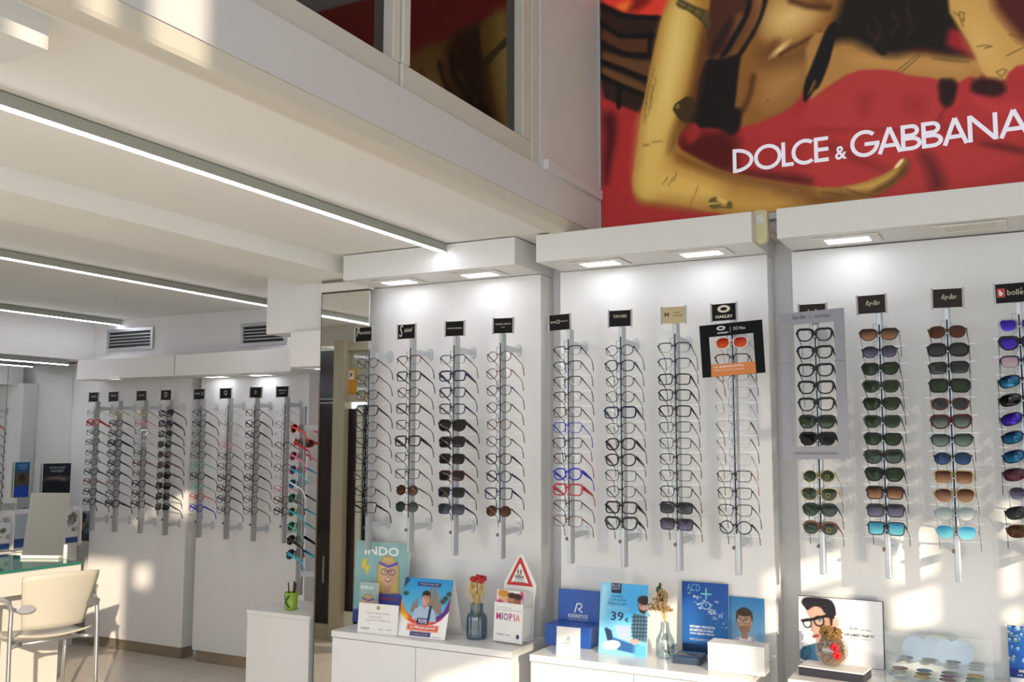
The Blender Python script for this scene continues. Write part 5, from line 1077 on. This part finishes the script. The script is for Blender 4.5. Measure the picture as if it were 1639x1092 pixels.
r, w, h = wallpiece('framed_poster', 'narrow blue and brown poster at far left by the mirror', 'poster', 21, 45, 740, 797, -6.60, artA)
letter(r, [('DISCOVER', 0, h*.88, w*.6, h*.05, {}), ('VISION', 0, h*.80, w*.45, h*.05, {})], ink('9fc0d0'), -.0016)
def artB(A_, w, h):
    A_.grad('15222e', '0f1420', 0, h); A_.ell(0, h*.6, w*.35, h*.06, 'b98a6a', h*.1, alpha=.8); A_.ell(w*.2, h*.55, w*.12, h*.05, '9fb0d8', h*.06, alpha=.7); A_.ell(0, h*.45, w*.4, h*.12, '0c0f12', h*.1); A_.rect(-w/2, w/2, 0, h*.16, '1f3f96', soft=h*.08)
r, w, h = wallpiece('framed_poster', 'dark poster with white heading behind the tabletop mirror', 'poster', 66, 111, 742, 805, -6.60, artB)
letter(r, [('VE MÁS CLARO', 0, h*.86, w*.56, h*.07, {}), ('VIVE MEJOR', 0, h*.76, w*.46, h*.07, {})], ink('c9ccd0'), -.0016)
def artC(A_, w, h):
    A_.grad('7d8ea2', '2a3340', 0, h); A_.poly([(-w*.5, 0), (-w*.1, 0), (-w*.02, h*.3), (-w*.2, h*.42), (-w*.5, h*.3)], '16161c', h*.03); A_.ell(-w*.14, h*.62, w*.2, h*.24, '8a5240', h*.04); A_.ell(-w*.14, h*.82, w*.2, h*.12, '1c1412', h*.04); A_.rect(-w*.3, 0, h*.62, h*.70, '120f10', soft=h*.03); A_.rect(w*.05, w*.5, h*.1, h*.6, '3c4a5a', soft=h*.2, alpha=.7)
r = None
p0, p1 = aY(114, 865, 4.90), aY(141, 865, 4.90); w = p1[0]-p0[0]; h = aY(127, 819, 4.9)[2]-ZD
r = thing('framed_poster', 'dark portrait poster in sunglasses standing on the ledge corner', 'poster', ((p0[0]+p1[0])/2-.02, 4.95, ZD+.0005), .25, -.05); box(-w/2, w/2, 0, .006, 0, h).build('board', WHITE, r)
A_ = Art(w, h, h/70); artC(A_, w, h); A_.build('print', r, -.0008)
letter(r, [('CONOCE', w*.22, h*.36, w*.35, h*.04, {}), ('LA MODA', w*.22, h*.28, w*.4, h*.05, {})], ink('c9ccd0'), -.0016)
# brochure rack on the ledge
rk = thing('brochure_rack', 'white upright rack of leaflets on the ledge at far left', 'leaflet rack', (-6.18, 4.42, ZD+.0005), PI/2)
RW = 1.0
for i in range(8):
    x = -.52+.135*i; box(x, x+.012, 0, .09, 0, .26).build('divider', WHITE, rk)
box(-.52, .437, .09, .096, 0, .265).build('back_board', WHITE, rk)
for i in range(7):
    x = -.52+.135*i; w = .118; rs_ = random.Random(20+i)
    o = box(x+.015, x+.132, .02, .034, .002, .245).build('leaflet', WHITE, rk)
    A_ = Art(w-.006, .235, .006, 'dfe3e6', x+.0165, .004)
    if i % 2: A_.rect(x, x+.14, 0, .07, '2c4a8c'); A_.rect(x, x+.14, .07, .24, 'aebcc8')
    else:
        for k in range(16): A_.ell(x+rs_.uniform(.02, .12), rs_.uniform(.07, .22), .018, .014, rs_.choice(['7d7468', '5f6a4c', 'e8e8e4', '8a7d74', 'a8b4bc']), .008)
        A_.rect(x, x+.14, 0, .045, '2c4a8c')
    A_.build('cover_print', rk, .0192)
hb = thing('leaflet_pocket', 'white leaflet pocket with dark blue base beside the mirror', 'leaflet holder', (-6.42, 4.92, ZD+.0005), PI/2)
box(-.05, .05, 0, .05, 0, .06).build('blue_base', mat('dark_blue_card', '#1a2a8c', .4), hb); box(-.05, .05, .035, .042, .06, .27).build('leaflet', WHITE, hb)
letter(hb, [('i', -.02, .02, .008, .024, {})], ink('d8dce8'), -.0012)
MB().tube([(.022, .033, .09), (.026, .033, .10), (.022, .033, .11)], .005, 5).tube([(.022, .033, .15), (.028, .033, .16), (.022, .033, .17)], .005, 5).tube([(.024, .033, .215), (.030, .033, .225), (.026, .033, .235)], .005, 5).build('glasses_print', DARK, hb)

# chair
ch = thing('armchair', 'cream plastic visitor chair with silver tube arms at the desk', 'chair', (-4.80, 3.545, 0), math.radians(77)); ch.scale = (.88, .94, 1.01)
PL = mat('cream_plastic', (.52, .49, .42), .4)
def sheet(f, nu, nv, tk):
    mb = MB(); vs = []
    for k in (0, 1):
        for j in range(nv+1):
            for i in range(nu+1):
                p, n = f(i/nu, j/nv); vs.append(tuple(p[q]+n[q]*tk*k for q in range(3)))
    N = (nu+1)*(nv+1); fs = []
    for j in range(nv):
        for i in range(nu):
            a = j*(nu+1)+i; fs += [(a, a+1, a+nu+2, a+nu+1), (N+a, N+a+nu+1, N+a+nu+2, N+a+1)]
    edge = [i for i in range(nu+1)]+[j*(nu+1)+nu for j in range(1, nv+1)]+[nv*(nu+1)+i for i in range(nu-1, -1, -1)]+[j*(nu+1) for j in range(nv-1, 0, -1)]
    for a, b in zip(edge, edge[1:]+edge[:1]): fs.append((a, N+a, N+b, b))
    return mb.add(vs, fs)
def fback(u, v):
    hw_ = .205+.03*v-.02*(1-v); e = (2*u-1)
    if v > .93: hw_ *= 1-.02*(v-.93)/.07
    x = e*hw_; y = -.20-.085*v+.045*e*e; z = .50+.295*v-.012*e*e*(v); return (x, y, z), (0, 1, 0)
def fseat(u, v):
    e = 2*u-1; x = e*(.215+.012*math.sin(PI*v)); y = -.20+.43*v; z = .455+.02*e*e-.035*max(0, v-.75)*4*.5-.02*math.sin(PI*v)+.012*max(0, .2-v)*5; return (x, y, z), (0, 0, -1)
sheet(fseat, 12, 12, .010).build('seat', PL, ch, smooth=True); sheet(fback, 12, 10, .010).build('backrest', PL, ch, smooth=True)
SIL = mat('silver_tube', '#b9bbbd', .3, .8)
for s_ in (-1, 1):
    MB().tube([(s_*.255, -.215, 0.001), (s_*.262, -.185, .25), (s_*.262, -.175, .50), (s_*.258, -.17, .60), (s_*.255, -.13, .645), (s_*.26, .02, .655), (s_*.262, .16, .652), (s_*.262, .20, .64)], .0125, 10).build('arm_frame', SIL, ch, smooth=True)
    MB().tube([(s_*.25, .22, 0.001), (s_*.256, .21, .30), (s_*.262, .20, .64)], .0125, 10).build('front_leg', SIL, ch, smooth=True)
    pd = MB().prism([(-.034+.034*math.cos(a)*1.5, .022*math.sin(a)) for a in np.linspace(0, 2*PI, 16)[:-1]], -.004, .004).build('back_paddle', SIL, ch, bevel=.002)
    pd.location = (s_*.235, -.222, .618); pd.rotation_euler = (0, 0, math.radians(12) if s_ > 0 else math.radians(168))
    MB().tube([(s_*.26, -.16, .42), (s_*.18, -.14, .43)], .011, 8).build('side_rail', SIL, ch, smooth=True)
MB().tube([(-.19, -.14, .428), (-.19, .19, .425), (.19, .19, .425), (.19, -.14, .428), (-.19, -.14, .428)], .009, 8).build('seat_frame', SIL, ch, smooth=True)

bpy.data.scenes.remove(TMP)
